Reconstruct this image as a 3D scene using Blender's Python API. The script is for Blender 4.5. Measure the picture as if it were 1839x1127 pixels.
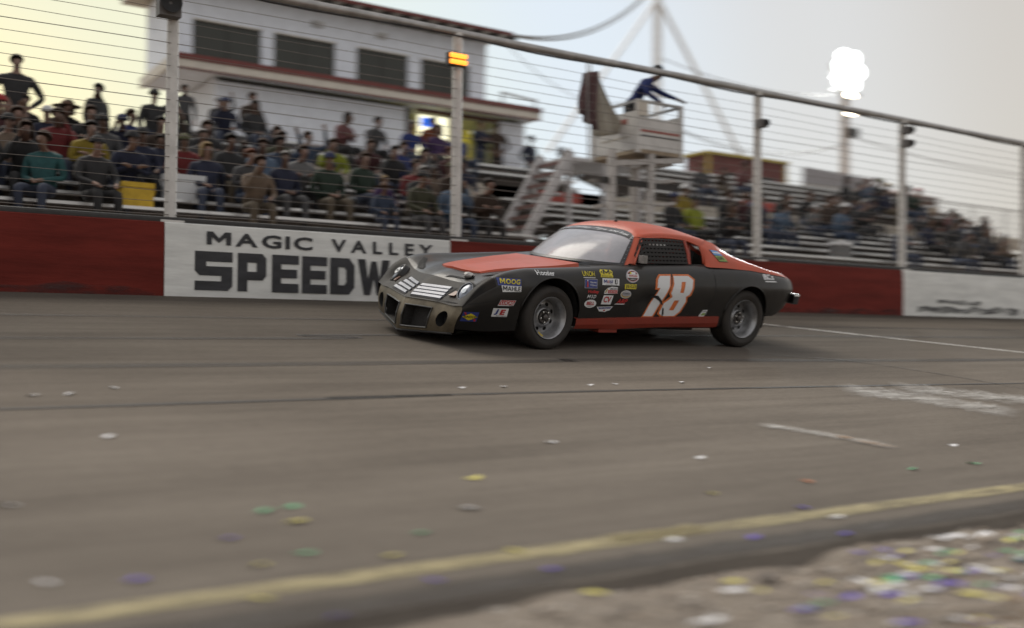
import bpy, bmesh, math, random
import numpy as np
from mathutils import Vector, Matrix
from mathutils.bvhtree import BVHTree
from mathutils.geometry import tessellate_polygon

for o in list(bpy.data.objects):
    bpy.data.objects.remove(o, do_unlink=True)
SC = bpy.context.scene
COL = SC.collection
R = math.radians
rng = random.Random(18)

# ------------------------------------------------------------------ camera
# X runs along the outer wall, Y outward to the stands, Z up. The racing surface is banked about X.
BANK = R(8.5)
RB = Matrix.Rotation(BANK, 4, 'X')
CAM_H = 1.35691
def cam_axes(yaw, pitch, roll):
    f = Vector((math.sin(yaw)*math.cos(pitch), math.cos(yaw)*math.cos(pitch), math.sin(pitch)))
    r = Vector((math.cos(yaw), -math.sin(yaw), 0)); u = r.cross(f)
    return r*math.cos(roll)+u*math.sin(roll), -r*math.sin(roll)+u*math.cos(roll), f
cr_, cu_, cf_ = [RB.to_3x3() @ v for v in cam_axes(R(33.87527623), R(-6.09267696), R(5.26609274))]
cam_data = bpy.data.cameras.new('camera')
cam = bpy.data.objects.new('camera', cam_data); COL.objects.link(cam)
cam_loc = RB @ Vector((0, 0, CAM_H))
M = Matrix((cr_, cu_, -cf_)).transposed().to_4x4(); M.translation = cam_loc
cam.matrix_world = M
cam_data.sensor_width = 36; cam_data.lens = 36.242
cam_data.clip_start = .1; cam_data.clip_end = 4000
cam_data.dof.use_dof = True; cam_data.dof.focus_distance = 9.8; cam_data.dof.aperture_fstop = .70; cam_data.dof.aperture_ratio = .33
SC.camera = cam

# ------------------------------------------------------------------ sky, sun, exposure
SUN_AZ, SUN_EL = R(-14), R(52)          # azimuth from +Y towards +X
world = bpy.data.worlds.new('World'); SC.world = world; world.use_nodes = True
wn, wl = world.node_tree.nodes, world.node_tree.links
wn.clear()
def WN(t, **k):
    n = wn.new(t)
    for a, b in k.items(): setattr(n, a, b)
    return n
sky = WN('ShaderNodeTexSky', sky_type='NISHITA', sun_disc=False, sun_elevation=SUN_EL, sun_rotation=SUN_AZ,
         air_density=1.0, dust_density=3.0, ozone_density=1.2, altitude=1200)
bg = WN('ShaderNodeBackground'); bg.inputs['Strength'].default_value = .125
wo = WN('ShaderNodeOutputWorld')
# thin smoke layer over the whole sky: greyer and evener overhead, warm and bright low down round the sunset
tc = WN('ShaderNodeTexCoord'); sep = WN('ShaderNodeSeparateXYZ')
wl.new(tc.outputs['Generated'], sep.inputs[0])
dot = WN('ShaderNodeVectorMath', operation='DOT_PRODUCT')
GLOW_AZ = R(2)
dot.inputs[1].default_value = (math.sin(GLOW_AZ), math.cos(GLOW_AZ), .05)
wl.new(tc.outputs['Generated'], dot.inputs[0])
r1 = WN('ShaderNodeValToRGB'); r1.color_ramp.interpolation = 'EASE'
hm_ = WN('ShaderNodeMath', operation='MULTIPLY_ADD'); hm_.inputs[1].default_value = .5; hm_.inputs[2].default_value = .5
wl.new(dot.outputs['Value'], hm_.inputs[0]); wl.new(hm_.outputs[0], r1.inputs[0])
e = r1.color_ramp.elements
e[0].position = 0.0; e[0].color = (3.6, 3.55, 3.5, 1)
e[1].position = 1.0; e[1].color = (6.2, 5.4, 3.1, 1)
for p_, c_ in ((.35, (3.5, 3.42, 3.35, 1)), (.60, (3.4, 3.28, 3.1, 1)), (.76, (3.4, 3.26, 3.05, 1)), (.83, (3.85, 3.9, 3.92, 1)), (.90, (4.05, 4.5, 4.95, 1)), (.95, (4.3, 4.75, 4.6, 1)), (.98, (4.8, 4.8, 3.6, 1))):
    q = e.new(p_); q.color = c_
r2 = WN('ShaderNodeValToRGB'); wl.new(sep.outputs['Z'], r2.inputs[0])
r2.color_ramp.elements[0].position = 0.0; r2.color_ramp.elements[0].color = (1.06, 1.04, .98, 1)
r2.color_ramp.elements[1].position = .55; r2.color_ramp.elements[1].color = (.97, .97, 1.0, 1)
sm = WN('ShaderNodeMix', data_type='RGBA', blend_type='MULTIPLY'); sm.inputs[0].default_value = 1
wl.new(r1.outputs[0], sm.inputs[6]); wl.new(r2.outputs[0], sm.inputs[7])
mx = WN('ShaderNodeMix', data_type='RGBA'); mx.inputs[0].default_value = .97
wl.new(sky.outputs[0], mx.inputs[6]); wl.new(sm.outputs[2], mx.inputs[7])
wl.new(mx.outputs[2], bg.inputs['Color']); wl.new(bg.outputs[0], wo.inputs[0])

sun_d = bpy.data.lights.new('sun', 'SUN'); sun_d.energy = 1.5; sun_d.angle = R(36); sun_d.color = (1, .93, .82)
sun = bpy.data.objects.new('sun', sun_d); COL.objects.link(sun)
sdir = Vector((math.sin(SUN_AZ)*math.cos(SUN_EL), math.cos(SUN_AZ)*math.cos(SUN_EL), math.sin(SUN_EL)))
sun.rotation_euler = sdir.to_track_quat('Z', 'Y').to_euler()
sun.location = (0, 0, 40)

SC.view_settings.view_transform = 'Standard'
try: SC.view_settings.look = 'None'
except Exception: pass
SC.view_settings.exposure = 0.60; SC.view_settings.gamma = 1
SC.view_settings.use_curve_mapping = False
SC.render.engine = 'CYCLES'
SC.cycles.use_denoising = True
SC.cycles.max_bounces = 6; SC.cycles.transparent_max_bounces = 16
SC.cycles.sample_clamp_indirect = 6

# ------------------------------------------------------------------ helpers
MATS = {}
def mat(name, col, rough=.6, metal=0., var=0., scale=8., bump=0., bscale=60., col2=None, emit=None, estr=0., alpha=1., coat=0., stretch=None, detail=4, spec=None):
    if name in MATS: return MATS[name]
    m = bpy.data.materials.new(name); m.use_nodes = True
    nt = m.node_tree; n, l = nt.nodes, nt.links
    b = n['Principled BSDF']
    b.inputs['Roughness'].default_value = rough; b.inputs['Metallic'].default_value = metal
    b.inputs['Alpha'].default_value = alpha
    if spec is not None: b.inputs['Specular IOR Level'].default_value = spec
    if coat: b.inputs['Coat Weight'].default_value = coat; b.inputs['Coat Roughness'].default_value = .08
    c = (*col, 1)
    b.inputs['Base Color'].default_value = c
    if var or col2 or bump:
        t = n.new('ShaderNodeTexCoord'); mp = n.new('ShaderNodeMapping')
        l.new(t.outputs['Object'], mp.inputs[0])
        if stretch: mp.inputs['Scale'].default_value = stretch
    if var or col2:
        no = n.new('ShaderNodeTexNoise'); no.inputs['Scale'].default_value = scale; no.inputs['Detail'].default_value = detail
        no.inputs['Roughness'].default_value = .65
        l.new(mp.outputs[0], no.inputs[0])
        rp = n.new('ShaderNodeValToRGB'); l.new(no.outputs[0], rp.inputs[0])
        d = col2 if col2 else tuple(max(0, x*(1-var)) for x in col)
        u = col if col2 else tuple(min(1, x*(1+var)) for x in col)
        rp.color_ramp.elements[0].position = .34; rp.color_ramp.elements[0].color = (*d, 1)
        rp.color_ramp.elements[1].position = .66; rp.color_ramp.elements[1].color = (*u, 1)
        l.new(rp.outputs[0], b.inputs['Base Color'])
    if bump:
        n2 = n.new('ShaderNodeTexNoise'); n2.inputs['Scale'].default_value = bscale; n2.inputs['Detail'].default_value = 5
        l.new(mp.outputs[0], n2.inputs[0])
        bp = n.new('ShaderNodeBump'); bp.inputs['Strength'].default_value = bump; bp.inputs['Distance'].default_value = .02
        l.new(n2.outputs[0], bp.inputs['Height']); l.new(bp.outputs[0], b.inputs['Normal'])
    if emit:
        b.inputs['Emission Color'].default_value = (*emit, 1); b.inputs['Emission Strength'].default_value = estr
    MATS[name] = m
    return m

def tag(o, label=None, cat=None, group=None, kind=None):
    if label: o['label'] = label
    if cat: o['category'] = cat
    if group: o['group'] = group
    if kind: o['kind'] = kind
    return o

def empty(name, loc=(0, 0, 0), label=None, cat=None, group=None, mw=None):
    o = bpy.data.objects.new(name, None); COL.objects.link(o)
    o.empty_display_size = .2
    o.location = loc
    if mw is not None: o.matrix_world = mw
    return tag(o, label, cat, group)

def link(name, me, parent=None, loc=None):
    o = bpy.data.objects.new(name, me); COL.objects.link(o)
    if parent: o.parent = parent
    if loc is not None: o.location = loc
    return o

class MB:
    def __init__(s): s.v, s.f, s.m = [], [], []
    def add(s, vs, fs, mi=0):
        k = len(s.v); s.v += [tuple(map(float, a)) for a in vs]
        s.f += [tuple(k+i for i in f) for f in fs]; s.m += [mi]*len(fs); return s
    def box(s, x0, x1, y0, y1, z0, z1, mi=0):
        return s.add([(x, y, z) for z in (z0, z1) for y in (y0, y1) for x in (x0, x1)],
              [(0, 2, 3, 1), (4, 5, 7, 6), (0, 1, 5, 4), (2, 6, 7, 3), (0, 4, 6, 2), (1, 3, 7, 5)], mi)
    def bar(s, a, b, w, h, mi=0, up=(0, 0, 1)):
        a, b = Vector(a), Vector(b); d = (b-a).normalized(); up = Vector(up)
        if abs(d.dot(up)) > .98: up = Vector((1, 0, 0))
        sx = d.cross(up).normalized(); sy = sx.cross(d)
        vs = [p+sx*i*w/2+sy*j*h/2 for p in (a, b) for i, j in ((-1, -1), (1, -1), (1, 1), (-1, 1))]
        return s.add(vs, [(0, 1, 2, 3), (7, 6, 5, 4), (0, 4, 5, 1), (1, 5, 6, 2), (2, 6, 7, 3), (3, 7, 4, 0)], mi)
    def tube(s, pts, r, n=8, mi=0, caps=True, closed=False):
        pts = [Vector(p) for p in pts]; N = len(pts); rings = []
        ref = None
        for i, p in enumerate(pts):
            if closed: d = pts[(i+1) % N]-pts[i-1]
            else: d = (pts[min(i+1, N-1)]-pts[max(i-1, 0)])
            d.normalize()
            if ref is None:
                ref = Vector((0, 0, 1)) if abs(d.z) < .9 else Vector((1, 0, 0))
            a = d.cross(ref).normalized(); b = a.cross(d).normalized(); ref = b
            rr = r[i] if isinstance(r, (list, tuple)) else r
            rings.append([p+(a*math.cos(t)+b*math.sin(t))*rr for t in [2*math.pi*k/n for k in range(n)]])
        fs = []
        for i in range(N if closed else N-1):
            for k in range(n):
                fs.append((i*n+k, i*n+(k+1) % n, ((i+1) % N)*n+(k+1) % n, ((i+1) % N)*n+k))
        if caps and not closed:
            fs.append(tuple(range(n))[::-1]); fs.append(tuple((N-1)*n+k for k in range(n)))
        return s.add([q for rg in rings for q in rg], fs, mi)
    def lathe(s, prof, n=32, axis='Y', c=(0, 0, 0), mi=0, close=False):
        vs = []
        for r_, h in prof:
            for k in range(n):
                t = 2*math.pi*k/n
                if axis == 'Y': vs.append((c[0]+r_*math.cos(t), c[1]+h, c[2]+r_*math.sin(t)))
                else: vs.append((c[0]+r_*math.cos(t), c[1]+r_*math.sin(t), c[2]+h))
        m = len(prof)
        fs = [(i*n+k, i*n+(k+1) % n, (i+1)*n+(k+1) % n, (i+1)*n+k) for i in range(m-1) for k in range(n)]
        return s.add(vs, fs, mi)
    def prism(s, poly, d, mi=0):      # poly: list of 3D points, extruded by vector d
        n = len(poly); d = Vector(d)
        vs = [Vector(p) for p in poly]+[Vector(p)+d for p in poly]
        return s.add(vs, [tuple(range(n))[::-1], tuple(range(n, 2*n))]+[(i, (i+1) % n, n+(i+1) % n, n+i) for i in range(n)], mi)
    def grid(s, P, mi=0):
        n, m = len(P), len(P[0])
        return s.add([q for row in P for q in row], [(i*m+j, i*m+j+1, (i+1)*m+j+1, (i+1)*m+j) for i in range(n-1) for j in range(m-1)], mi)
    def mesh(s, name, mats, smooth=False, fix=True, angle=None):
        me = bpy.data.meshes.new(name); me.from_pydata(s.v, [], s.f)
        for m in (mats if isinstance(mats, (list, tuple)) else [mats]): me.materials.append(m)
        me.polygons.foreach_set('material_index', s.m)
        if fix:
            bm = bmesh.new(); bm.from_mesh(me); bmesh.ops.recalc_face_normals(bm, faces=bm.faces); bm.to_mesh(me); bm.free()
        if smooth:
            me.polygons.foreach_set('use_smooth', [True]*len(me.polygons))
            if angle is not None: me.set_sharp_from_angle(angle=R(angle))
        me.update(); return me
    def build(s, name, mats, parent=None, smooth=False, angle=None, fix=True):
        return link(name, s.mesh(name, mats, smooth, fix, angle), parent)

def cr(pts, n):
    """smooth resample of a list of points"""
    P = np.array(pts, float); k = len(P)
    if k == 2:
        t = np.linspace(0, 1, n)[:, None]; return P[0]*(1-t)+P[1]*t
    Q = np.vstack([2*P[0]-P[1], P, 2*P[-1]-P[-2]])
    out = []
    for u in np.linspace(0, k-1, n):
        i = min(int(u), k-2); t = u-i
        a, b, c, d = Q[i], Q[i+1], Q[i+2], Q[i+3]
        out.append(.5*((2*b)+(-a+c)*t+(2*a-5*b+4*c-d)*t*t+(-a+3*b-3*c+d)*t**3))
    return np.array(out)

def copy_tree(o, parent=None):
    c = o.copy(); COL.objects.link(c)
    if parent is not None: c.parent = parent
    for ch in list(o.children): copy_tree(ch, c)
    return c

def text_polys(txt, size=1., bold=0., shear=0., align='LEFT', space=1.0):
    """returns (verts2d, faces) of a line of lettering, baseline at 0, width along +x"""
    if 'M' in txt:                       # the built-in M does not thicken cleanly: it is drawn here
        V, F, x = [], [], 0.
        for ch in txt:
            if ch == ' ': x += .30*size; continue
            if ch == 'M':
                t = .13+bold*2.6; pl = [(0, 0), (0, 1), (t*1.25, 1), (.5, .50), (1-t*1.25, 1), (1, 1), (1, 0), (1-t, 0), (1-t, .62), (.5, .16), (t, .62), (t, 0)]
                p3 = [Vector((a*.80, b*.72, 0)) for a, b in pl]; f = [tuple(q) for q in tessellate_polygon([p3])]; v = [(p.x*size+shear*p.y*size, p.y*size) for p in p3]
            else: v, f = text_polys(ch, size, bold, shear)
            x0 = min(a for a, b in v); k = len(V)
            V += [(a-x0+x, b) for a, b in v]; F += [tuple(k+i for i in q) for q in f]
            x += (max(a for a, b in v)-x0)+.085*size*space
        return V, F
    cu = bpy.data.curves.new('lettering', 'FONT'); cu.body = txt; cu.size = size; cu.offset = bold*size
    cu.shear = shear; cu.align_x = align; cu.space_character = space; cu.resolution_u = 3
    o = bpy.data.objects.new('lettering', cu); COL.objects.link(o)
    dg = bpy.context.evaluated_depsgraph_get(); dg.update()
    me = bpy.data.meshes.new_from_object(o.evaluated_get(dg))
    v = [(a.co.x, a.co.y) for a in me.vertices]; f = [tuple(p.vertices) for p in me.polygons]
    bpy.data.objects.remove(o); bpy.data.curves.remove(cu); bpy.data.meshes.remove(me)
    return v, f

def fit_text(txt, w, h, **k):
    """lettering scaled to fill a w x h box with its lower left corner at 0,0"""
    v, f = text_polys(txt, **k)
    xs = [a for a, b in v]; ys = [b for a, b in v]
    sx = w/(max(xs)-min(xs)); sy = h/(max(ys)-min(ys))
    return [((a-min(xs))*sx, (b-min(ys))*sy) for a, b in v], f

# ------------------------------------------------------------------ materials
def asphalt():
    m = bpy.data.materials.new('asphalt'); m.use_nodes = True
    nt = m.node_tree; n, l = nt.nodes, nt.links; b = n['Principled BSDF']
    t = n.new('ShaderNodeTexCoord')
    def noise(sc, st, det=5, rough=.6):
        mp = n.new('ShaderNodeMapping'); mp.inputs['Scale'].default_value = st; l.new(t.outputs['Object'], mp.inputs[0])
        q = n.new('ShaderNodeTexNoise'); q.inputs['Scale'].default_value = sc; q.inputs['Detail'].default_value = det; q.inputs['Roughness'].default_value = rough
        l.new(mp.outputs[0], q.inputs[0]); return q.outputs[0]
    def ramp(src, a, ca, b_, cb):
        r = n.new('ShaderNodeValToRGB'); l.new(src, r.inputs[0])
        r.color_ramp.elements[0].position = a; r.color_ramp.elements[0].color = (*ca, 1)
        r.color_ramp.elements[1].position = b_; r.color_ramp.elements[1].color = (*cb, 1); return r.outputs[0]
    def mixc(a, b_, fac, mode='MIX'):
        x = n.new('ShaderNodeMix'); x.data_type = 'RGBA'; x.blend_type = mode
        if isinstance(fac, float): x.inputs[0].default_value = fac
        else: l.new(fac, x.inputs[0])
        for s_, v in ((6, a), (7, b_)):
            if isinstance(v, tuple): x.inputs[s_].default_value = (*v, 1)
            else: l.new(v, x.inputs[s_])
        return x.outputs[2]
    base = ramp(noise(.55, (.5, 1, 1)), .35, (.160, .142, .123), .68, (.210, .187, .162))
    streak = ramp(noise(1.0, (.16, 1.9, 1), 7, .75), .36, (.66, .65, .65), .62, (1.06, 1.06, 1.05))
    fine = ramp(noise(42, (.30, 1, 1), 5, .9), .30, (.60, .60, .60), .72, (1.30, 1.28, 1.25))
    c = mixc(base, streak, .75, 'MULTIPLY'); c = mixc(c, fine, .6, 'MULTIPLY')
    # darker rubbered lane where cars run (across the track, so it is keyed to distance from the wall)
    sp = n.new('ShaderNodeSeparateXYZ'); l.new(t.outputs['Object'], sp.inputs[0])
    lane = n.new('ShaderNodeValToRGB'); mr = n.new('ShaderNodeMapRange')
    mr.inputs[1].default_value = 2; mr.inputs[2].default_value = 12; l.new(sp.outputs['Y'], mr.inputs[0]); l.new(mr.outputs[0], lane.inputs[0])
    lane.color_ramp.elements[0].position = .05; lane.color_ramp.elements[0].color = (1.0, 1.0, 1.0, 1)
    lane.color_ramp.elements[1].position = 1.0; lane.color_ramp.elements[1].color = (.50, .485, .47, 1)
    for p_, v in ((.40, 1.03), (.50, .92), (.56, .76), (.66, .64), (.80, .64), (.90, .56)):
        q = lane.color_ramp.elements.new(p_); q.color = (v, v*.985, v*.97, 1)
    c = mixc(c, lane.outputs[0], .9, 'MULTIPLY')
    l.new(c, b.inputs['Base Color'])
    b.inputs['Roughness'].default_value = .92; b.inputs['Specular IOR Level'].default_value = .05
    bp = n.new('ShaderNodeBump'); bp.inputs['Strength'].default_value = .35; bp.inputs['Distance'].default_value = .01
    l.new(noise(90, (.6, 1, 1), 3, .8), bp.inputs['Height']); l.new(bp.outputs[0], b.inputs['Normal'])
    return m
ASPH = asphalt()
M_DIRT = mat('dirt_ground', (.24, .19, .145), .95, var=.35, scale=9, bump=.6, bscale=30)
M_RED = mat('wall_red', (.140, .020, .014), .7, spec=.15, var=.22, scale=2.2, stretch=(.4, 1, 2.5), bump=.15, bscale=14)
M_WHITE = mat('wall_white', (.68, .68, .65), .6, var=.14, scale=2.6, stretch=(.4, 1, 2.5), bump=.15, bscale=14)
M_BLACKPAINT = mat('sign_black', (.018, .018, .02), .6, var=.4, scale=4, col2=(.04, .04, .045), stretch=(.5, 1, 2))
M_RUBBER = mat('black_rubber', (.018, .017, .017), .75, var=.2, scale=9)
M_POSTW = mat('post_white', (.58, .56, .53), .5, var=.14, scale=5, bump=.05)
M_GALV = mat('galvanised', (.36, .35, .34), .42, metal=.6, var=.2, scale=6)
M_CABLE = mat('steel_cable', (.17, .15, .135), .6, metal=.2)
M_ALU = mat('bleacher_aluminium', (.62, .62, .62), .34, metal=.75, var=.15, scale=3, stretch=(.3, 3, 3))
M_SHADE_BROWN = mat('shade_board', (.070, .058, .050), .8, var=.35, scale=3)  # dark brown imitates the shade under the seats
M_FASCIA = mat('walkway_fascia', (.40, .36, .30), .7, var=.2, scale=3)
M_REDTRIM = mat('trim_red', (.15, .032, .026), .6, var=.2, scale=4)
M_SIDING = mat('siding_white', (.74, .78, .85), .65, var=.08, scale=4)
M_CREAM = mat('fascia_cream', (.58, .54, .47), .65, var=.1, scale=4)
M_GLASSD = mat('window_glass_dark', (.040, .042, .034), .12, spec=.35)
M_DARK = mat('dark_metal', (.03, .028, .026), .7, var=.2)  # plain dark base colour of fittings, beams and inner walls
M_WOODBRN = mat('brown_door_frame', (.10, .045, .03), .6, var=.2)
# ------------------------------------------------------------------ ground, track, markings
def sheet(name, pts, m, z=0, mw=None, kind='structure'):
    mb = MB(); mb.add([(x, y, z) for x, y in pts], [tuple(range(len(pts)))])
    o = mb.build(name, m, fix=False)
    if mw is not None: o.matrix_world = mw
    if kind: o['kind'] = kind
    return o
LIP = 2.86
# racing surface (object space: along the wall, across the track, normal)
mb = MB()
xs = [-120, -40] + [ -8+.5*i for i in range(49)] + [40, 140]
jr = random.Random(5)
edge = [LIP+(jr.uniform(-.018, .018) if -8 <= x <= 17 else 0) for x in xs]
ys = [None, 4, 7, 10, 11.75]
P = [[(x, edge[i] if y is None else y, 0) for y in ys] for i, x in enumerate(xs)]
mb.grid(P)
low = [(x, edge[i]-.10, -.11) for i, x in enumerate(xs)]
mb.grid([[low[i], (xs[i], edge[i], 0)] for i in range(len(xs))])
track = mb.build('race_track', ASPH, fix=False); track.matrix_world = RB; track['kind'] = 'structure'
TZ = lambda yt: yt*math.sin(BANK)
INF_Z = TZ(LIP)*1.0-.045
def ground_mat():
    m = mat('infield_gravel', (.25, .215, .178), .95, scale=2.2, col2=(.20, .168, .135), bump=.9, bscale=45)
    return m
mb = MB()
gx = np.linspace(-2, 9, 111); gy = np.linspace(2.96, -.6, 37)
def gz(x, y):
    return INF_Z+.012*math.sin(x*3.1+y*5)+.010*math.sin(x*7.7-y*3.3)+.008*math.sin(x*13+y*17)-.05*max(0, 2.6-y)*.3
mb.grid([[(x, y*math.cos(BANK) if j == 0 else y, gz(x, y)) for j, y in enumerate(gy)] for x in gx])
mb.build('infield_ground', ground_mat(), smooth=True, fix=False)['kind'] = 'structure'
zi = INF_Z-.03
o = MB().add([(-400, 2.9, zi-.02), (400, 2.9, zi-.02), (400, -400, zi-.02), (-400, -400, zi-.02)], [(0, 3, 2, 1)]).build('infield', M_DIRT, fix=False); o['kind'] = 'structure'
o = MB().add([(-900, 11.5, 1.66), (900, 11.5, 1.66), (900, 1500, 1.66), (-900, 1500, 1.66)], [(0, 1, 2, 3)]).build('paddock_ground', M_DIRT, fix=False); o['kind'] = 'structure'
# scattered stones: nobody could count them
sr = random.Random(9); mb = MB()
def stone(mb, x, y, z, s, rnd, mi):
    vs = []
    for a, b, c in ((1, 0, 0), (-1, 0, 0), (0, 1, 0), (0, -1, 0), (0, 0, 1), (0, 0, -1), (.6, .6, .5), (-.6, .6, .5), (.6, -.6, .5), (-.6, -.6, .5)):
        vs.append((x+a*s*rnd.uniform(.7, 1.2), y+b*s*rnd.uniform(.6, 1.0), z+c*s*rnd.uniform(.4, .75)))
    mb.add(vs, [(4, 6, 7), (4, 7, 9), (4, 9, 8), (4, 8, 6), (0, 2, 6), (2, 7, 6), (2, 1, 7), (1, 9, 7), (1, 3, 9), (3, 8, 9), (3, 0, 8), (0, 6, 8)], mi)
for k in range(9000):
    x = sr.uniform(.4, 8.9); y = sr.uniform(1.2, 2.80)
    if y > 2.62 and sr.random() < .4: continue
    s = .005+.018*sr.random()**2.0
    if sr.random() < .02: s *= 2.2
    stone(mb, x, y, gz(x, y)+s*.25, s, sr, sr.choice((0, 0, 0, 1, 1, 2)))
mb.build('gravel', [mat('stone_tan', (.36, .30, .24), .9, var=.2, scale=20), mat('stone_grey', (.15, .13, .115), .9, var=.2, scale=20), mat('stone_pale', (.52, .48, .43), .9, var=.15, scale=20)], fix=False)['kind'] = 'stuff'

def worn(name, col, lo, hi, scale=5, stretch=(.5, 2, 1), soft=False):
    m = bpy.data.materials.new(name); m.use_nodes = True; n, l = m.node_tree.nodes, m.node_tree.links; b = n['Principled BSDF']
    t = n.new('ShaderNodeTexCoord'); mp = n.new('ShaderNodeMapping'); mp.inputs['Scale'].default_value = stretch; l.new(t.outputs['Object'], mp.inputs[0])
    no = n.new('ShaderNodeTexNoise'); no.inputs['Scale'].default_value = scale; no.inputs['Detail'].default_value = 6; no.inputs['Roughness'].default_value = .75; l.new(mp.outputs[0], no.inputs[0])
    rp = n.new('ShaderNodeMapRange'); rp.inputs[1].default_value = lo; rp.inputs[2].default_value = hi; l.new(no.outputs[0], rp.inputs[0]); l.new(rp.outputs[0], b.inputs['Alpha'])
    b.inputs['Base Color'].default_value = (*col, 1); b.inputs['Roughness'].default_value = .75
    if soft:
        at = n.new('ShaderNodeAttribute'); at.attribute_name = 'wear'; mu = n.new('ShaderNodeMath'); mu.operation = 'MULTIPLY'
        l.new(rp.outputs[0], mu.inputs[0]); l.new(at.outputs['Fac'], mu.inputs[1]); l.new(mu.outputs[0], b.inputs['Alpha'])
    return m
def ribbon(name, pts, w, m, z=.004, n=40):
    c = cr(pts, n); mb = MB(); jr = random.Random(len(name)); rows = []; wear = []
    for i, p in enumerate(c):
        d = c[min(i+1, n-1)]-c[max(i-1, 0)]; d = d/np.linalg.norm(d); q = np.array([-d[1], d[0]])*w/2*jr.uniform(.8, 1.15)
        rows.append([(p[0]+q[0]*u, p[1]+q[1]*u, z) for u in (-1, -.5, 0, .5, 1)])
        e_ = min(1, i/5, (n-1-i)/5); wear += [0, .75*e_, e_, .75*e_, 0]      # paint, rubber and dark bands thin out towards the edges
    mb.grid(rows); o = mb.build(name, m, fix=False); o.matrix_world = RB; o['kind'] = 'structure'
    at = o.data.attributes.new('wear', 'FLOAT', 'POINT'); at.data.foreach_set('value', wear)
    return o
M_YEL = worn('yellow_paint', (.42, .36, .20), .30, .66, 7)
M_LINEW = worn('white_paint', (.62, .60, .56), .22, .5, 6)
M_FADED = worn('faded_white_paint', (.50, .48, .45), .30, .74, 3.5, (.7, 2.2, 1), soft=True)
M_TAR = worn('tar_seam', (.050, .044, .040), .2, .48, 5, (.3, 1, 1))
M_TARSOFT = worn('rubber_groove', (.060, .053, .048), .30, .70, 3, (.12, 2.5, 1), soft=True)
ribbon('yellow_line', [(-30, 3.15), (0, 3.17), (3, 3.2), (7, 3.17), (40, 3.15)], .105, M_YEL, n=120)
ribbon('rubber_crumb_edge', [(-20, 2.93), (0, 2.94), (3, 2.95), (7, 2.93), (30, 2.93)], .20, worn('dark_edge_band', (.060, .050, .042), .10, .60, 7, (.6, 1.6, 1), soft=True), n=160)  # dark soft-sided band along the inner asphalt edge
ribbon('white_line', [(10.75, 10.2), (11.9, 9.05), (13.4, 7.6), (15.4, 5.7)], .075, M_LINEW)
ribbon('asphalt_seam', [(-30, 6.02), (.8, 6.05), (2.8, 6.08), (5.6, 6.02), (10.2, 5.8), (16, 5.4)], .05, M_TAR, n=120)
ribbon('rubber_groove', [(-30, 8.4), (1.1, 8.5), (3.9, 8.75), (10, 8.9), (30, 9)], .16, M_TARSOFT, n=100)
ribbon('rubber_groove', [(-30, 7.25), (2, 7.3), (6, 7.35), (12, 7.1), (30, 7)], .22, M_TARSOFT, n=100)
ribbon('rubber_groove', [(-30, 9.7), (2, 9.8), (6, 9.85), (12, 9.8), (30, 9.6)], .14, M_TARSOFT, n=100)
ribbon('rubber_groove', [(8.2, 7.6), (9.2, 7.15), (9.7, 6.3), (9.9, 5.4)], .06, M_TARSOFT, z=.008)
ribbon('faded_mark', [(7.45, 5.85), (7.95, 5.35), (8.3, 4.65)], .75, M_FADED, z=.008)
ribbon('faded_mark', [(8.2, 5.85), (8.75, 5.4), (9.4, 4.9)], .70, M_FADED, z=.008)
ribbon('faded_mark', [(5.36, 4.85), (5.62, 4.5), (5.85, 4.05)], .20, M_FADED, z=.008)
mb = MB()
mb.add([(5.6, 4.45, .012), (5.72, 4.42, .012), (5.86, 4.05, .012), (5.74, 4.1, .012)], [(0, 1, 2, 3)])
o = mb.build('rust_stain', worn('rust_stain', (.30, .17, .08), .42, .75, 6), fix=False); o.matrix_world = RB; o['kind'] = 'structure'

# ------------------------------------------------------------------ outer wall
WY, WZ0, WZ1 = 11.37, 1.70, 2.52
wall = empty('retaining_wall', (0, WY, WZ0), 'low concrete track wall painted in long red and white sections with black lettering', 'wall')
def wall_piece(name, x0, x1, m, dy=0., label=None):
    mb = MB()
    n = max(2, int((x1-x0)/.6)); jr = random.Random(int(x0*10))
    rows = []
    for i in range(n+1):
        x = x0+(x1-x0)*i/n; j = jr.uniform(-.006, .006)
        rows.append([(x, -dy+j*.4, -.25), (x, -dy+j, .28), (x, -dy+j*.6, .6), (x, .012-dy, WZ1-WZ0-.012), (x, .03-dy, WZ1-WZ0), (x, .25, WZ1-WZ0), (x, .25, -.25)])
    mb.grid(rows)
    for e in (rows[0], rows[-1]): mb.add(e, [tuple(range(7))])
    o = mb.build(name, m, wall)
    if label: o['label'] = label
    return o
wall_piece('wall_section', -40, 3.095, M_RED, label='dark red painted section left of the lettering')
wall_piece('wall_section', 3.1, 6.735, M_WHITE, label='white painted section carrying the black lettering')
wall_piece('wall_section', 6.74, 16.19, M_RED, label='dark red painted section behind the car')
wall_piece('wall_section', 16.195, 22.5, M_WHITE, label='white painted section with dark tyre scuffs')
wall_piece('wall_section', 22.505, 60, M_RED, label='dark red painted section far along the wall')
mb = MB(); mb.tube([(x, .07, WZ1-WZ0+.028) for x in np.linspace(-40, 60, 60)], .034, 8)
mb.box(-40, 60, .035, .20, WZ1-WZ0+.002, WZ1-WZ0+.03); mb.build('top_strip', M_DARK, wall)  # dark strip running along the top of the wall
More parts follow.
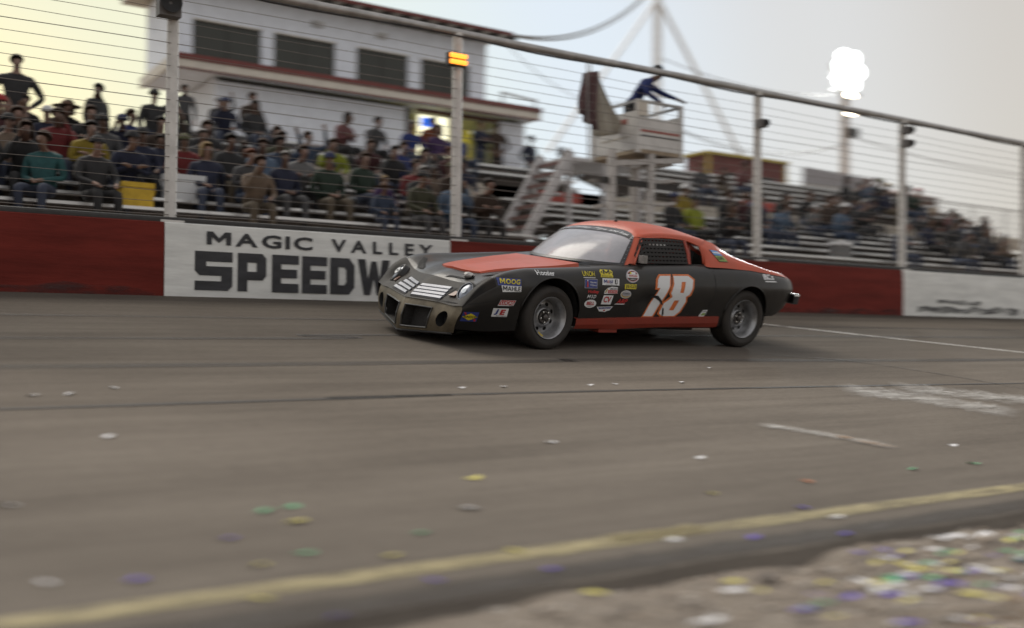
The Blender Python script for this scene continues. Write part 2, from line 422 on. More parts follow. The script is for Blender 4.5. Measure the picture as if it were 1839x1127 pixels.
GLY = {  # heavy extended sign-writer capitals on a unit square
 'S': [[(0, 1), (1, 1), (1, .74), (.3, .74), (.3, .62), (1, .62), (1, .12), (.88, 0), (0, 0), (0, .24), (.7, .24), (.7, .38), (.12, .38), (0, .5)]],
 'P': [[(0, 0), (0, 1), (.86, 1), (1, .88), (1, .42), (.88, .3), (.34, .3), (.34, .52), (.66, .52), (.66, .76), (.34, .76), (.34, 0)]],
 'E': [[(0, 0), (0, 1), (1, 1), (1, .76), (.34, .76), (.34, .62), (.94, .62), (.94, .39), (.34, .39), (.34, .24), (1, .24), (1, 0)]],
 'W': [[(0, 1), (.2, 0), (.4, 0), (.5, .45), (.6, 0), (.8, 0), (1, 1), (.76, 1), (.68, .45), (.58, .95), (.42, .95), (.32, .45), (.24, 1)]],
 'Y': [[(0, 1), (.34, .42), (.34, 0), (.66, 0), (.66, .42), (1, 1), (.7, 1), (.5, .66), (.3, 1)]],
 'D': [[(0, 0), (0, 1), (.78, 1), (1, .8), (1, .2), (.78, 0), (.34, 0), (.34, .25), (.58, .25), (.66, .34), (.66, .66), (.58, .75), (.34, .75), (.34, 0)]],
 'A': [[(0, 0), (.32, 1), (.68, 1), (1, 0), (.72, 0), (.66, .2), (.34, .2), (.40, .42), (.60, .42), (.5, .74), (.40, .42), (.34, .2), (.28, 0)]],
}
from mathutils.geometry import tessellate_polygon
def glyph_obj(name, ch, x0, x1, z0, z1, m, parent, y):
    mb = MB()
    for pl in GLY[ch]:
        pts = [Vector((x0+a*(x1-x0), y, z0+b*(z1-z0))) for a, b in pl]
        tr = tessellate_polygon([pts]); mb.add(pts, [tuple(t) for t in tr])
    return mb.build(name, m, parent, fix=False)
def islands(v, f):
    par = list(range(len(v)))
    def find(a):
        while par[a] != a: par[a] = par[par[a]]; a = par[a]
        return a
    for q in f:
        for a in q[1:]: par[find(a)] = find(q[0])
    out = {}
    for q in f: out.setdefault(find(q[0]), []).append(q)
    for fs in out.values():
        ids = sorted({a for q in fs for a in q}); m_ = {a: i for i, a in enumerate(ids)}
        yield [v[a] for a in ids], [tuple(m_[a] for a in q) for q in fs]
SPX = [(3.43, 3.86), (3.92, 4.26), (4.33, 4.66), (4.70, 5.02), (5.06, 5.38), (5.42, 5.86), (5.88, 6.28), (6.28, 6.66)]
for ch, (a, b) in zip('SPEEDWAY', SPX):
    glyph_obj('letter', ch, a, b, 1.775-WZ0, 2.215-WZ0, M_BLACKPAINT, wall, -.010)
for w_, a, b in (('MAGIC', 3.56, 4.83), ('VALLEY', 5.07, 6.47)):
    v, f = fit_text(w_, b-a, .155, bold=.030, space=1.6)
    for vv, ff in islands(v, f): MB().add([(a+p, -.010, 2.285-WZ0+q) for p, q in vv], ff).build('letter', M_BLACKPAINT, wall, fix=False)
mb = MB(); jr = random.Random(3)
for x0, x1, zc, h in ((16.6, 19.9, .13, .18), (17.2, 18.6, .27, .10), (20.1, 21.8, .12, .10)):
    top = [(x, -.011, zc+h*jr.uniform(.1, .5)) for x in np.linspace(x0, x1, 14)]
    bot = [(x, -.011, zc-h*jr.uniform(.1, .5)) for x in np.linspace(x0, x1, 14)]
    mb.grid([[a, b] for a, b in zip(bot, top)])
mb.build('tyre_scuff', worn('tyre_scuff', (.05, .048, .05), .34, .66, 4, (.6, 1, 2.4)), wall, fix=False)
# dark rub marks along the foot of the red sections
mb = MB()
for x0, x1 in ((-6, 3.0), (7, 16)):
    xs_ = np.linspace(x0, x1, 30); mb.grid([[(x, -.0105, .0), (x, -.0105, .05+.08*jr.random())] for x in xs_])
mb.build('tyre_scuff', worn('foot_scuff', (.06, .022, .02), .4, .7, 4, (.4, 1, 2)), wall, fix=False)

# ------------------------------------------------------------------ catch fence
FY = 11.50
RAIL_Z = 5.28
fence = empty('catch_fence', (0, FY, WZ1), 'tall cable catch fence of white posts with a pipe top rail standing on the wall', 'fence')
for i, x in enumerate((-4.3, -.55, 3.19, 6.89, 12.55, 16.33, 20.30, 24.2, 28.1, 32)):
    mb = MB(); mb.tube([(x, 0, 0), (x, 0, 1.4), (x, 0, RAIL_Z-WZ1)], .068, 12)
    mb.box(x-.13, x+.13, -.10, .10, .0, .025); mb.build('post', M_POSTW, fence, smooth=True, angle=40)
mb = MB(); mb.tube([(x, 0, RAIL_Z-WZ1+.004*math.sin(x*1.3)) for x in np.linspace(-12, 45, 80)], .052, 12); mb.build('top_rail', M_GALV, fence, smooth=True, angle=60)
mb = MB(); mb.tube([(x, -.07, RAIL_Z-WZ1-.075-.02*math.sin(x*1.7)) for x in np.linspace(-12, 45, 120)], .012, 6); mb.build('wire', M_RUBBER, fence)
jr = random.Random(2)
NC = 20
for k in range(NC):
    z = .10+k*(RAIL_Z-WZ1-.22)/NC; sag = jr.uniform(.004, .02); ph = jr.uniform(0, 6)
    mb = MB(); mb.tube([(x, -.055, z-sag*math.sin(x*.84+ph)**2) for x in np.linspace(-12, 45, 90)], .0034 if k % 5 else .0048, 5, caps=False)
    mb.build('cable', M_CABLE, fence)
def fixture(name, x, z, label, w=.13, h=.125):
    t = empty(name, (x, FY-.07, z), label, 'loudspeaker')
    mb = MB(); mb.box(-w/2, w/2, -.15, .0, -h/2, h/2); mb.build('housing', mat('horn_grey', (.11, .10, .095), .6), t)
    mb = MB(); mb.lathe([(.02, -.151), (h*.36, -.165), (h*.42, -.20), (h*.40, -.20), (h*.33, -.17), (.018, -.158)], 16); mb.build('horn', M_RUBBER, t, smooth=True)
    mb = MB(); mb.box(-.03, .03, .0, .075, -.03, .03); mb.build('bracket', M_GALV, t)
fixture('horn_speaker', 12.50, 4.73, 'small dark horn box on the fence post right of the flag stand')
fixture('horn_speaker', 16.28, 5.06, 'upper of two dark horn boxes near the top of the fourth fence post')
fixture('horn_speaker', 16.28, 4.82, 'lower of two dark horn boxes near the top of the fourth fence post')
fixture('horn_speaker', 3.10, 4.92, 'large dark horn box at the top of the first fence post', .24, .28)
# amber caution lamp, lit
t = empty('caution_lamp', (6.83, FY-.08, 4.90), 'lit amber caution lamp with two bright bars on the second fence post', 'lamp')
MB().box(-.13, .13, -.03, .06, -.085, .085).build('housing', M_DARK, t)
for z in (-.042, .040):
    mb = MB(); mb.tube([(-.12, -.05, z), (.12, -.05, z)], .030, 10)
    mb.build('light_bar', mat('amber_glow', (.9, .4, .08), .4, emit=(1, .30, .03), estr=1.5), t, smooth=True)

# ------------------------------------------------------------------ bleachers
def bleacher(name, label, xa, xb, lower, upper, uxa, uxb, seg=5.2):
    t = empty(name, (xa, 14, 1.66), label, 'bleachers')
    def planks(nm, x0, x1, y0, y1, z0, z1, m):
        x = x0; k = 0
        while x < x1-.05:
            e = min(x+seg, x1)
            MB().box(x-xa, e-.012-xa, y0-14, y1-14, z0-1.66, z1-1.66).build(nm, m, t); x = e
    def row(x0, x1, y, z, rise):
        planks('seat_plank', x0, x1, y, y+.25, z-.04, z, M_ALU)
        planks('foot_plank', x0, x1, y-.33, y-.04, z-.47, z-.43, M_ALU)
        planks('shade_board', x0, x1, y+.235, y+.25, z-.43, z-.045, M_SHADE_BROWN)  # closure board added to keep the gap under the seat dark
    for k, (y, z) in enumerate(lower): row(xa, xb, y, z, .2)
    for k, (y, z) in enumerate(upper): row(uxa, uxb, y, z, .29)
    yl, zl = lower[-1]
    wx0, wx1 = min(xa, uxa), max(xb, uxb)
    planks('walkway_plank', wx0, wx1, yl+.62, yl+1.2, zl+.30, zl+.34, M_ALU)
    planks('fascia_board', wx0, wx1, yl+.60, yl+.62, zl-.05, zl+.34, M_FASCIA)
    if upper:
        yu, zu = upper[-1]
        planks('walkway_plank', uxa, uxb, yu+.40, yu+1.1, zu-.10, zu-.06, M_ALU)
    # steel frames under the seating
    for x in np.arange(xa+.3, xb, 2.4):
        mb = MB(); pts = [(x-xa, lower[0][0]-14, lower[0][1]-1.66-.5), (x-xa, lower[-1][0]+.5-14, lower[-1][1]-1.66-.5)]
        mb.bar(pts[0], pts[1], .06, .10)
        for yy in (lower[0][0]+.1, lower[-1][0]+.4):
            zz = lower[0][1]-.5+(yy-lower[0][0])*.35
            mb.bar((x-xa, yy-14, 0), (x-xa, yy-14, zz-1.66), .06, .06)
        mb.build('support_frame', M_GALV, t)
    for x in np.arange(uxa+.3, uxb, 2.4):
        if not upper: break
        mb = MB(); y0, z0 = upper[0]; y1, z1 = upper[-1]
        mb.bar((x-xa, y0-14, z0-1.66-.5), (x-xa, y1+.9-14, z1-1.66-.2), .06, .10)
        for yy, zz in ((y0, z0-.5), (y1+.8, z1-.25)): mb.bar((x-xa, yy-14, 0), (x-xa, yy-14, zz-1.66), .06, .06)
        mb.build('support_frame', M_GALV, t)
    return t
LOW = [(14+.6*k, 2.97+.21*k) for k in range(6)]
UPL = [(18.75+.7*k, 4.83+.29*k) for k in range(2)]
UPR = [(18.75+.7*k, 4.83+.29*k) for k in range(5)]
bl = bleacher('bleachers', 'long aluminium bleachers below the press box, packed with spectators', -6, 9.9, LOW, UPL, 5.4, 14.4)
br = bleacher('bleachers', 'aluminium bleachers right of the flag stand with rows of bare planks', 11.2, 27.2, LOW, UPR, 16.3, 31.5)
# red end boards of the walkway by the aisle
for i, (x0, x1, y, z) in enumerate(((9.2, 10.0, 17.58, 4.12), (12.5, 13.6, 17.58, 4.12), (19.2, 20.6, 18.2, 4.5))):
    MB().box(x0-(-6 if x0 < 10.5 else 11.2), x1-(-6 if x0 < 10.5 else 11.2), y-14, y+.015-14, z-1.66, z+.22-1.66).build('red_board', mat('board_red', (.30, .045, .03), .6, var=.2), bl if x0 < 10.5 else br)

# aisle steps and handrail between the two bleachers
st = empty('aisle_stairs', (10.2, 15.0, 1.66), 'steep grey aisle staircase with solid side panels and red nosings between the bleachers', 'stairs')
M_STEP = mat('stair_grey', (.46, .45, .45), .6, var=.15); M_NOSE = mat('stair_red', (.13, .07, .06), .6, var=.2)
ang0, ang1 = Vector((10.2, 15.2, 2.75)), Vector((11.35, 15.2, 4.62))
for yy in (14.95, 15.85):
    mb = MB(); dx = .10
    mb.prism([(ang0.x-dx-10.2, yy-15, ang0.z-1.66), (ang0.x+dx-10.2, yy-15, ang0.z-1.66), (ang1.x+dx-10.2, yy-15, ang1.z-1.66), (ang1.x-dx*.4-10.2, yy-15, ang1.z+.12-1.66)], (0, .03, 0))
    mb.build('side_panel', M_STEP, st)
    mb = MB(); mb.bar((ang0.x-10.2, yy-15, 0), (ang0.x-10.2, yy-15, ang0.z-1.66), .08, .05); mb.bar((ang0.x+.22-10.2, yy-15, 0), (ang0.x+.22-10.2, yy-15, ang0.z-1.5), .05, .05); mb.build('rail_post', M_STEP, st)
for k in range(9):
    p = ang0.lerp(ang1, (k+.5)/9)
    MB().box(p.x-10.2-.02, p.x-10.2+.30, 0, .84, p.z-1.70, p.z-1.66).build('tread', M_STEP, st)
    MB().box(p.x-10.2-.035, p.x-10.2-.021, 0, .84, p.z-1.73, p.z-1.66).build('nosing', M_NOSE, st)
MB().box(1.13, 3.0, .0, 1.2, 2.86, 2.92).build('landing', M_STEP, st)
for x in (1.2, 2.0, 2.9):
    MB().bar((x, .05, 0), (x, .05, 2.86), .07, .07).build('landing_post', M_STEP, st)
    MB().bar((x, 1.15, 0), (x, 1.15, 2.86), .07, .07).build('landing_post', M_STEP, st)
# bare aisle seats with red edges seen between the stands
ai = empty('aisle_bleachers', (9.95, 16.2, 1.66), 'short bare bleacher rows with red riser boards behind the aisle staircase', 'bleachers')
for k in range(9):
    y = .2+.55*k; z = 1.35+.25*k; x0, x1 = .05+.12*k, 1.15+.55*k+(.5 if k > 4 else 0)
    MB().box(x0, x1, y, y+.26, z-.04, z).build('seat_plank', M_ALU, ai)
    MB().box(x0, x1, y-.02, y-.005, z-.17, z-.05).build('red_board', M_NOSE if k % 2 else M_STEP, ai)
for x in (.6, 2.2):
    MB().bar((x, .3, .8), (x, 4.6, 2.9), .06, .1).build('support_frame', M_GALV, ai)
    MB().bar((x, 4.5, 0), (x, 4.5, 2.8), .06, .06).build('support_frame', M_GALV, ai)

# ------------------------------------------------------------------ press box building
PB = 23.0
pb = empty('press_box', (7.2, PB, 1.66), 'two storey white press box with dark windows and brown red trim above the bleachers', 'building')
def pbx(nm, x0, x1, y0, y1, z0, z1, m, parent=pb, label=None):
    o = MB().box(x0-7.2, x1-7.2, y0-PB, y1-PB, z0-1.66, z1-1.66).build(nm, m, parent)
    if label: o['label'] = label
    return o
# lower storey: boards of vertical siding with a doorway
DX0, DX1 = 12.45, 14.85
x = 7.28; k = 0
while x < 15.75:
    e = x+.305
    if not (e > DX0 and x < DX1): pbx('siding_board', x, e-.008, PB+.004*(k % 2), PB+.03, 1.66, 7.0, M_SIDING)
    else: pbx('siding_board', x, e-.008, PB+.004*(k % 2), PB+.03, 7.02, 7.06, M_SIDING)
    x = e; k += 1
pbx('wall', 7.28, 7.34, PB+.035, 25.2, 1.66, 7.06, M_SIDING); pbx('wall', 15.7, 15.76, PB+.035, 25.2, 1.66, 7.06, M_SIDING)
pbx('wall', 7.36, 15.68, 25.15, 25.2, 1.66, 7.06, M_SIDING)
pbx('wall', 7.36, DX0-.1, PB+.035, PB+.08, 1.66, 7.06, M_DARK); pbx('wall', DX1+.1, 15.68, PB+.035, PB+.08, 1.66, 7.06, M_DARK)
pbx('floor', 7.36, 15.68, PB+.1, 25.1, 5.0, 5.08, M_SHADE_BROWN)
pbx('door_frame', DX0-.02, DX1+.1, PB-.03, PB-.005, 6.93, 7.03, M_WOODBRN)
pbx('door_frame', DX1, DX1+.10, PB-.03, PB-.005, 1.66, 6.92, M_WOODBRN)
pbx('door_frame', 13.40, 13.50, PB-.02, PB+.005, 1.66, 6.92, M_WOODBRN)
# lit notice panel and open doorway with a yellow room whose back wall emits the light
nb = pbx('lit_panel', 12.50, 13.36, PB-.06, PB-.035, 5.62, 6.86, mat('lit_panel', (.75, .75, .6), .5, emit=(1, .96, .66), estr=.95), label='glowing pale yellow lit panel beside the doorway')
pbx('notice', 12.56, 12.98, PB-.068, PB-.062, 6.56, 6.80, mat('notice_blue', (.02, .10, .55), .5, emit=(.03, .18, .9), estr=.55), label='small blue notice at the top of the lit panel')
pbx('room_wall', DX0, DX1+.2, PB+1.6, PB+1.65, 5.08, 7.0, mat('room_glow', (.45, .38, .06), .6, emit=(.50, .42, .05), estr=.30), label='self-glowing yellow back wall of the room')
# deck between the storeys
pbx('deck_fascia', 6.15, 15.95, 22.44, 22.5, 7.06, 7.23, M_CREAM); pbx('deck_trim', 6.12, 15.98, 22.41, 22.49, 7.235, 7.36, M_REDTRIM)
pbx('deck_trim', 6.15, 15.95, 22.43, 22.49, 7.02, 7.055, M_REDTRIM)
pbx('deck_fascia', 6.15, 6.21, 22.51, 25.2, 7.06, 7.30, M_CREAM); pbx('deck_fascia', 15.89, 15.95, 22.51, 25.2, 7.06, 7.23, M_CREAM)
pbx('deck', 6.22, 15.88, 22.51, 25.2, 7.10, 7.20, M_SIDING)
# upper storey
UX0, UX1, UZ0, UZ1 = 6.3, 14.55, 7.36, 9.02
WIN = [(6.78, 8.34), (8.68, 10.2), (10.8, 12.2), (12.6, 14.02)]
WZB, WZT = 7.50, 8.30
pbx('wall', UX0, UX1, PB+.0, PB+.12, UZ0, WZB-.03, M_SIDING); pbx('wall', UX0, UX1, PB, PB+.12, WZT+.03, UZ1, M_SIDING)
prev = UX0
for a, b in WIN+[(UX1, None)]:
    pbx('wall', prev, a-.02, PB+.001, PB+.119, WZB-.029, WZT+.029, M_SIDING)
    if b is None: break
    prev = b+.02
for a, b in WIN:
    f = pbx('window', a, b, PB+.06, PB+.085, WZB, WZT, M_GLASSD)
    MB().box(a-.015-7.2, b+.015-7.2, -.03, .055, WZT-1.66+.0, WZT+.028-1.66).build('frame', M_CREAM, f)
    MB().box(a-.015-7.2, b+.015-7.2, -.03, .055, WZB-.028-1.66, WZB-1.66).build('sill', M_REDTRIM, f)
    MB().box((a+b)/2-.012-7.2, (a+b)/2+.012-7.2, .045, .059, WZB-1.66, WZT-1.66).build('mullion', M_DARK, f)
pbx('wall', UX0, UX0+.08, PB+.121, 25.2, UZ0, UZ1, M_SIDING); pbx('wall', UX1-.08, UX1, PB+.121, 25.2, UZ0, UZ1, M_SIDING)
pbx('wall', UX0+.09, UX1-.09, 25.12, 25.2, UZ0, UZ1, M_SIDING)
pbx('floor', UX0+.09, UX1-.09, PB+.13, 25.1, UZ0-.1, UZ0-.02, M_SHADE_BROWN)
rf = pbx('roof', UX0-.5, UX1+.35, 22.35, 25.6, 9.13, 9.19, M_CREAM)
MB().box(UX0-.55-7.2, UX1+.4-7.2, -.70, -.655, 7.47, 7.555).build('gutter', M_REDTRIM, rf)
for x in np.arange(UX0-.3, UX1+.3, .52):
    MB().box(x-7.2, x+.26-7.2, -.64, -.02, 7.365, 7.465).build('rafter_tail', M_DARK, rf)
# vents / small things on the upper wall
for x in (9.6, 11.3): pbx('wall_vent', x, x+.28, PB-.05, PB-.003, 8.62, 8.76, M_GALV)
# handrail on the deck at the right end
mb = MB(); mb.bar((14.7-7.2, -.5, 5.98), (15.85-7.2, -.5, 5.90), .05, .05)
for x in (14.75, 15.8): mb.bar((x-7.2, -.5, 5.7), (x-7.2, -.5, 5.95), .04, .04)
mb.build('deck_rail', M_GALV, pb)

# ------------------------------------------------------------------ flag stand
fs = empty('flag_stand', (10.35, 11.9, 1.66), 'white boxed flag stand raised on pale posts over the wall', 'flag stand')
FX0, FX1, FY0, FY1, FZ0, FZ1 = 10.42, 11.36, 11.98, 13.15, 4.20, 4.92
M_FS = mat('flagstand_white', (.55, .54, .52), .55, var=.12, scale=4)
def fbx(nm, x0, x1, y0, y1, z0, z1, m, label=None):
    o = MB().box(x0-10.35, x1-10.35, y0-11.9, y1-11.9, z0-1.66, z1-1.66).build(nm, m, fs)
    if label: o['label'] = label
    return o
fbx('front_panel', FX0, FX1, FY0, FY0+.03, FZ0, FZ1-.22, M_FS); fbx('side_panel', FX0, FX0+.03, FY0+.032, FY1, FZ0, FZ1-.12, M_FS)
fbx('side_panel', FX1-.03, FX1, FY0+.032, FY1, FZ0, FZ1-.12, M_FS); fbx('back_panel', FX0+.032, FX1-.032, FY1-.03, FY1-.001, FZ0, FZ1-.35, M_FS)
fbx('floor', FX0+.002, FX1-.002, FY0+.002, FY1-.002, FZ0-.06, FZ0-.002, mat('plywood', (.30, .24, .17), .8, var=.2))
fbx('sign_board', FX0-.01, FX0+.20, FY0-.025, FY0-.002, FZ1-.20, FZ1+.02, M_CREAM)
for x, y in ((FX0, FY0), (FX1-.05, FY0), (FX0, FY1-.05), (FX1-.05, FY1-.05)):
    fbx('corner_post', x-.012, x+.05, y-.012, y+.05, FZ0-.06, FZ1+.05, M_FS)
for a, b in (((FX0+.06, FY0), (FX1-.07, FY0)), ((FX0, FY0+.06), (FX0, FY1-.07)), ((FX1-.04, FY0+.06), (FX1-.04, FY1-.07))):
    mb = MB(); mb.bar((a[0]-10.33, a[1]-11.88, FZ1+.03-1.66), (b[0]-10.33, b[1]-11.88, FZ1+.03-1.66), .04, .04); mb.build('rail', M_GALV, fs)
# stripe and sponsor lettering blocks on the panels (too blurred to read in the photograph: only bands of colour)
M_BLUR_R = mat('panel_stripe_red', (.30, .10, .08), .6, var=.3, scale=12); M_BLUR_B = mat('panel_stripe_black', (.06, .06, .06), .6)
fbx('stripe', FX0+.04, FX1-.04, FY0-.004, FY0-.001, FZ0+.20, FZ0+.225, M_BLUR_B); fbx('stripe', FX0+.04, FX1-.04, FY0-.004, FY0-.001, FZ0+.27, FZ0+.31, M_BLUR_R)
fbx('stripe', FX0-.004, FX0-.001, FY0+.25, FY0+.80, FZ0+.42, FZ0+.50, M_BLUR_R); fbx('stripe', FX0-.004, FX0-.001, FY0+.2, FY0+.9, FZ0+.20, FZ0+.22, M_FASCIA)
M_LEG = mat('flagstand_leg', (.44, .42, .40), .6, var=.15)
for x, y in ((FX0-.5, FY0+.02), (FX0+.28, FY0+.02), (FX0+.35, FY1-.1), (FX1-.1, FY1-.1)):
    mb = MB(); mb.bar((x-10.35, y-11.9, 0), (x-10.35, y-11.9, FZ0-.06-1.66), .10, .10); mb.build('leg', M_LEG, fs)
for k, (z, x0, x1) in enumerate(((2.85, -.55, .45), (3.30, -.55, .05), (3.36, .30, .95), (3.72, .32, .95), (3.98, .2, .9))):
    mb = MB(); mb.bar((x0+.02, .30, z-1.66-.02), (x1, .30, z+.06-1.66), .26, .05); mb.build('step', M_LEG, fs)
mb = MB(); mb.bar((-.6, .12, 3.66-1.66), (.95, .12, 3.64-1.66), .07, .09); mb.build('cross_beam', M_DARK, fs)
mb = MB(); mb.bar((FX0-.5-10.35, .1, 3.92-1.66), (FX1-10.35, .1, 4.10-1.66), .08, .08); mb.build('cross_beam', M_LEG, fs)

# flags: cloth draped from tilted poles at the left side of the stand
def flag(name, label, base, top, tl, tr, bl_, br_, m, seed):
    """cloth hanging between four corner points (relative to base), with folds"""
    t = empty(name, base, label, 'flag')
    d = Vector(top)-Vector(base)
    mb = MB(); mb.tube([(0, 0, 0), d], .013, 8); mb.build('flag_pole', M_GALV, t)
    rows = []; n, k = 18, 22
    tl, tr, bl_, br_ = [Vector(q) for q in (tl, tr, bl_, br_)]
    for i in range(n):
        a = i/(n-1); row = []
        for j in range(k):
            b = j/(k-1)
            p = (tl*(1-b)+tr*b)*(1-a)+(bl_*(1-b)+br_*b)*a
            p = p+Vector((.02*math.sin(a*5+seed), .055*math.sin(b*13+seed+a*2.2)*(.35+.65*a), -.03*math.sin(math.pi*b)*a))
            row.append(p)
        rows.append(row)
    mb = MB(); mb.grid(rows); o = mb.build('cloth', m, t, smooth=True)
    sol = o.modifiers.new('thick', 'SOLIDIFY'); sol.thickness = .005
    return t
flag('race_flag', 'dark maroon and black flag hanging on a pole left of the flag stand', (9.62, 12.2, 3.98), (9.55, 12.15, 5.42), (-.12, 0, 1.30), (.20, 0, 1.38), (-.22, -.05, .66), (.20, .02, .46), mat('flag_dark', (.05, .028, .03), .8, var=.5, scale=5, col2=(.12, .06, .06)), 1)
flag('race_flag', 'pale grey flag draped between the dark flag and the white stand', (9.95, 12.45, 3.98), (9.82, 12.4, 5.50), (-.14, 0, 1.44), (.06, 0, 1.36), (-.10, 0, .42), (.55, -.05, .55), mat('flag_pale', (.34, .32, .27), .8, var=.25, scale=4), 2)

# ------------------------------------------------------------------ mast, light poles, wires, far structures
M_MAST = mat('mast_haze_white', (.72, .72, .72), .5, var=.1)  # whitened so the colour imitates haze over the distance
t = empty('signal_mast', (26.8, 30, 1.66), 'tall pale mast with two slanting braces behind the flag stand', 'mast')
MB().bar((0, 0, 0), (0, 0, 14.0), .24, .24).build('pole', M_MAST, t)
MB().bar((-.1, 0, 12.6), (-5.2, 0, 6.2), .14, .10).build('brace', M_MAST, t); MB().bar((.1, 0, 12.6), (5.5, 0, 6.0), .14, .10).build('brace', M_MAST, t)
MB().tube([(0, 0, 13.9), (0, 0, 15.5)], .05, 8).build('antenna', M_GALV, t)
t = empty('floodlight_pole', (38.0, 30, 1.66), 'floodlight pole with a blazing white lamp bank at the top right', 'light pole')
MB().tube([(0, 0, 0), (0, 0, 12.2)], [.26, .16], 12).build('pole', mat('pole_tan', (.42, .36, .31), .6, var=.1), t, smooth=True, angle=40)
M_FLOOD = mat('flood_glow', (1, 1, 1), .3, emit=(.93, 1, 1), estr=3.2)
for z in (10.95, 11.55, 12.1):
    MB().box(-.95, .95, -.06, .06, z-.42, z-.34).build('crossarm', M_GALV, t)
for i in range(7):
    x, z = (0, 11.55) if i == 0 else (.66*math.cos(i*math.pi/3), 11.55+.66*math.sin(i*math.pi/3))
    h = MB(); h.lathe([(.05, .34), (.20, .28), (.36, .0), (.38, -.02), (.35, -.02)], 20, c=(x, -.22, z)); lh = h.build('lamp_head', M_GALV, t, smooth=True)
    g = MB(); g.lathe([(.0001, -.10), (.18, -.085), (.32, -.04), (.35, -.01)], 20, c=(x, -.22, z)); g.build('lens', M_FLOOD, lh, smooth=True)
M_WARM = mat('warm_glow', (1, .8, .6), .3, emit=(1, .86, .66), estr=7)
for z in (9.55, 10.35):
    MB().box(-.42, .22, -.38, -.16, z-.10, z+.14).build('lower_lamp', M_GALV, t)
    MB().box(-.40, .20, -.40, -.385, z-.08, z+.10).build('lens', M_WARM, t)
MB().box(-.1, .55, -.35, -.1, 8.55, 8.95).build('control_box', M_DARK, t)
fl = bpy.data.lights.new('flood_light', 'AREA'); fl.energy = 1300; fl.color = (.93, 1, 1); fl.shape = 'RECTANGLE'; fl.size = 2.2; fl.size_y = 1.6
fo = bpy.data.objects.new('flood_light', fl); COL.objects.link(fo)
fo.location = (38.0, 29.3, 13.3); fo.rotation_euler = (Vector((38, 29.3, 13.3))-Vector((8, 6, 1))).to_track_quat('Z', 'Y').to_euler()

def wire(label, a, b, sag, r, n=1, name='overhead_wire'):
    t = empty(name, a, label, 'wire')
    a, b = Vector(a), Vector(b)
    for q in range(n):
        mb = MB(); pts = []
        for i in range(25):
            u = i/24; p = a.lerp(b, u)-a; p.z -= (sag+.12*q)*4*u*(1-u); pts.append(p)
        mb.tube(pts, r, 5); mb.build('strand', M_CABLE, t)
wire('thick overhead cable rising from the press box roof to the upper right', (14.6, 22.6, 9.25), (26.8, 29.8, 15.1), .9, .03, 2)
wire('thin wire from the press box roof behind the top rail to the mast', (14.6, 22.6, 9.2), (26.6, 29.8, 10.9), 1.2, .012, 1)
wire('upper wire from the flag stand area to the floodlight pole', (26.9, 29.9, 12.05), (37.9, 29.9, 12.1), .45, .018, 1)
wire('lower wire strung from the mast to the floodlight pole under the rail', (26.9, 29.9, 9.6), (37.9, 29.9, 9.9), .75, .018, 2)
wire('sagging wire from the floodlight pole to the far right', (38.1, 29.9, 10.3), (62, 30, 10.6), .7, .02, 1)

# concession hut with yellow trim and grey screen fence behind the right stand
t = empty('concession_hut', (25.6, 26, 1.66), 'dark red hut with yellow corner trim behind the right bleachers', 'hut')
MB().box(0, 4.0, 0, 1.1, 0, 5.98).build('wall', mat('hut_red', (.13, .045, .04), .7, var=.3, scale=3), t)
MB().box(-.1, 4.1, -.1, 1.2, 5.985, 6.08).build('roof', mat('hut_yellow', (.42, .33, .07), .6, var=.2), t)
for x in (-.03, 3.92): MB().box(x, x+.12, -.05, -.003, 0, 5.98).build('corner_trim', MATS['hut_yellow'], t)
for x in (.9, 2.5): MB().box(x, x+.9, -.03, -.003, 4.4, 5.4).build('serving_window', M_DARK, t)
sf = empty('screen_fence', (30.6, 26, 1.66), 'grey panelled screen fence behind the top of the right bleachers', 'fence')
for k in range(9): MB().box(k*.46, k*.46+.44, 0, .05, 0, 6.0-.012*k).build('panel', mat('screen_grey', (.30, .29, .30), .7, var=.15), sf)
MB().box(0, 4.1, -.06, -.01, 5.3, 5.4).build('rail', M_GALV, sf)
bw = empty('brown_shed', (34.4, 26.5, 1.66), 'low dark brown shed beyond the upper right rows', 'shed')
MB().box(0, 5.2, 0, 3, 0, 5.55).build('wall', mat('shed_brown', (.10, .06, .045), .8, var=.3), bw); MB().prism([(-.2, -.2, 5.55), (-.2, 3.2, 5.55), (-.2, 1.5, 6.0)], (5.6, 0, 0)).build('roof', M_WOODBRN, bw)
cf = empty('chain_fence', (31.7, 22.6, 1.66), 'see-through wire fence at the far right end of the bleachers', 'fence')
for k in range(6): MB().tube([(k*2.2, 0, 0), (k*2.2, 0, 4.6)], .03, 8).build('post', M_GALV, cf)
mb = MB()
for k in range(56): mb.bar((k*.2, 0, 0), (k*.2, 0, 4.5), .008, .008)
for k in range(18): mb.bar((0, .01, .3+k*.25), (11, .01, .3+k*.25), .008, .008)
o = mb.build('wire_mesh', M_CABLE, cf); o['kind'] = 'stuff'
MB().tube([(0, 0, 4.6), (11, 0, 4.6)], .025, 8).build('top_rail', M_GALV, cf)
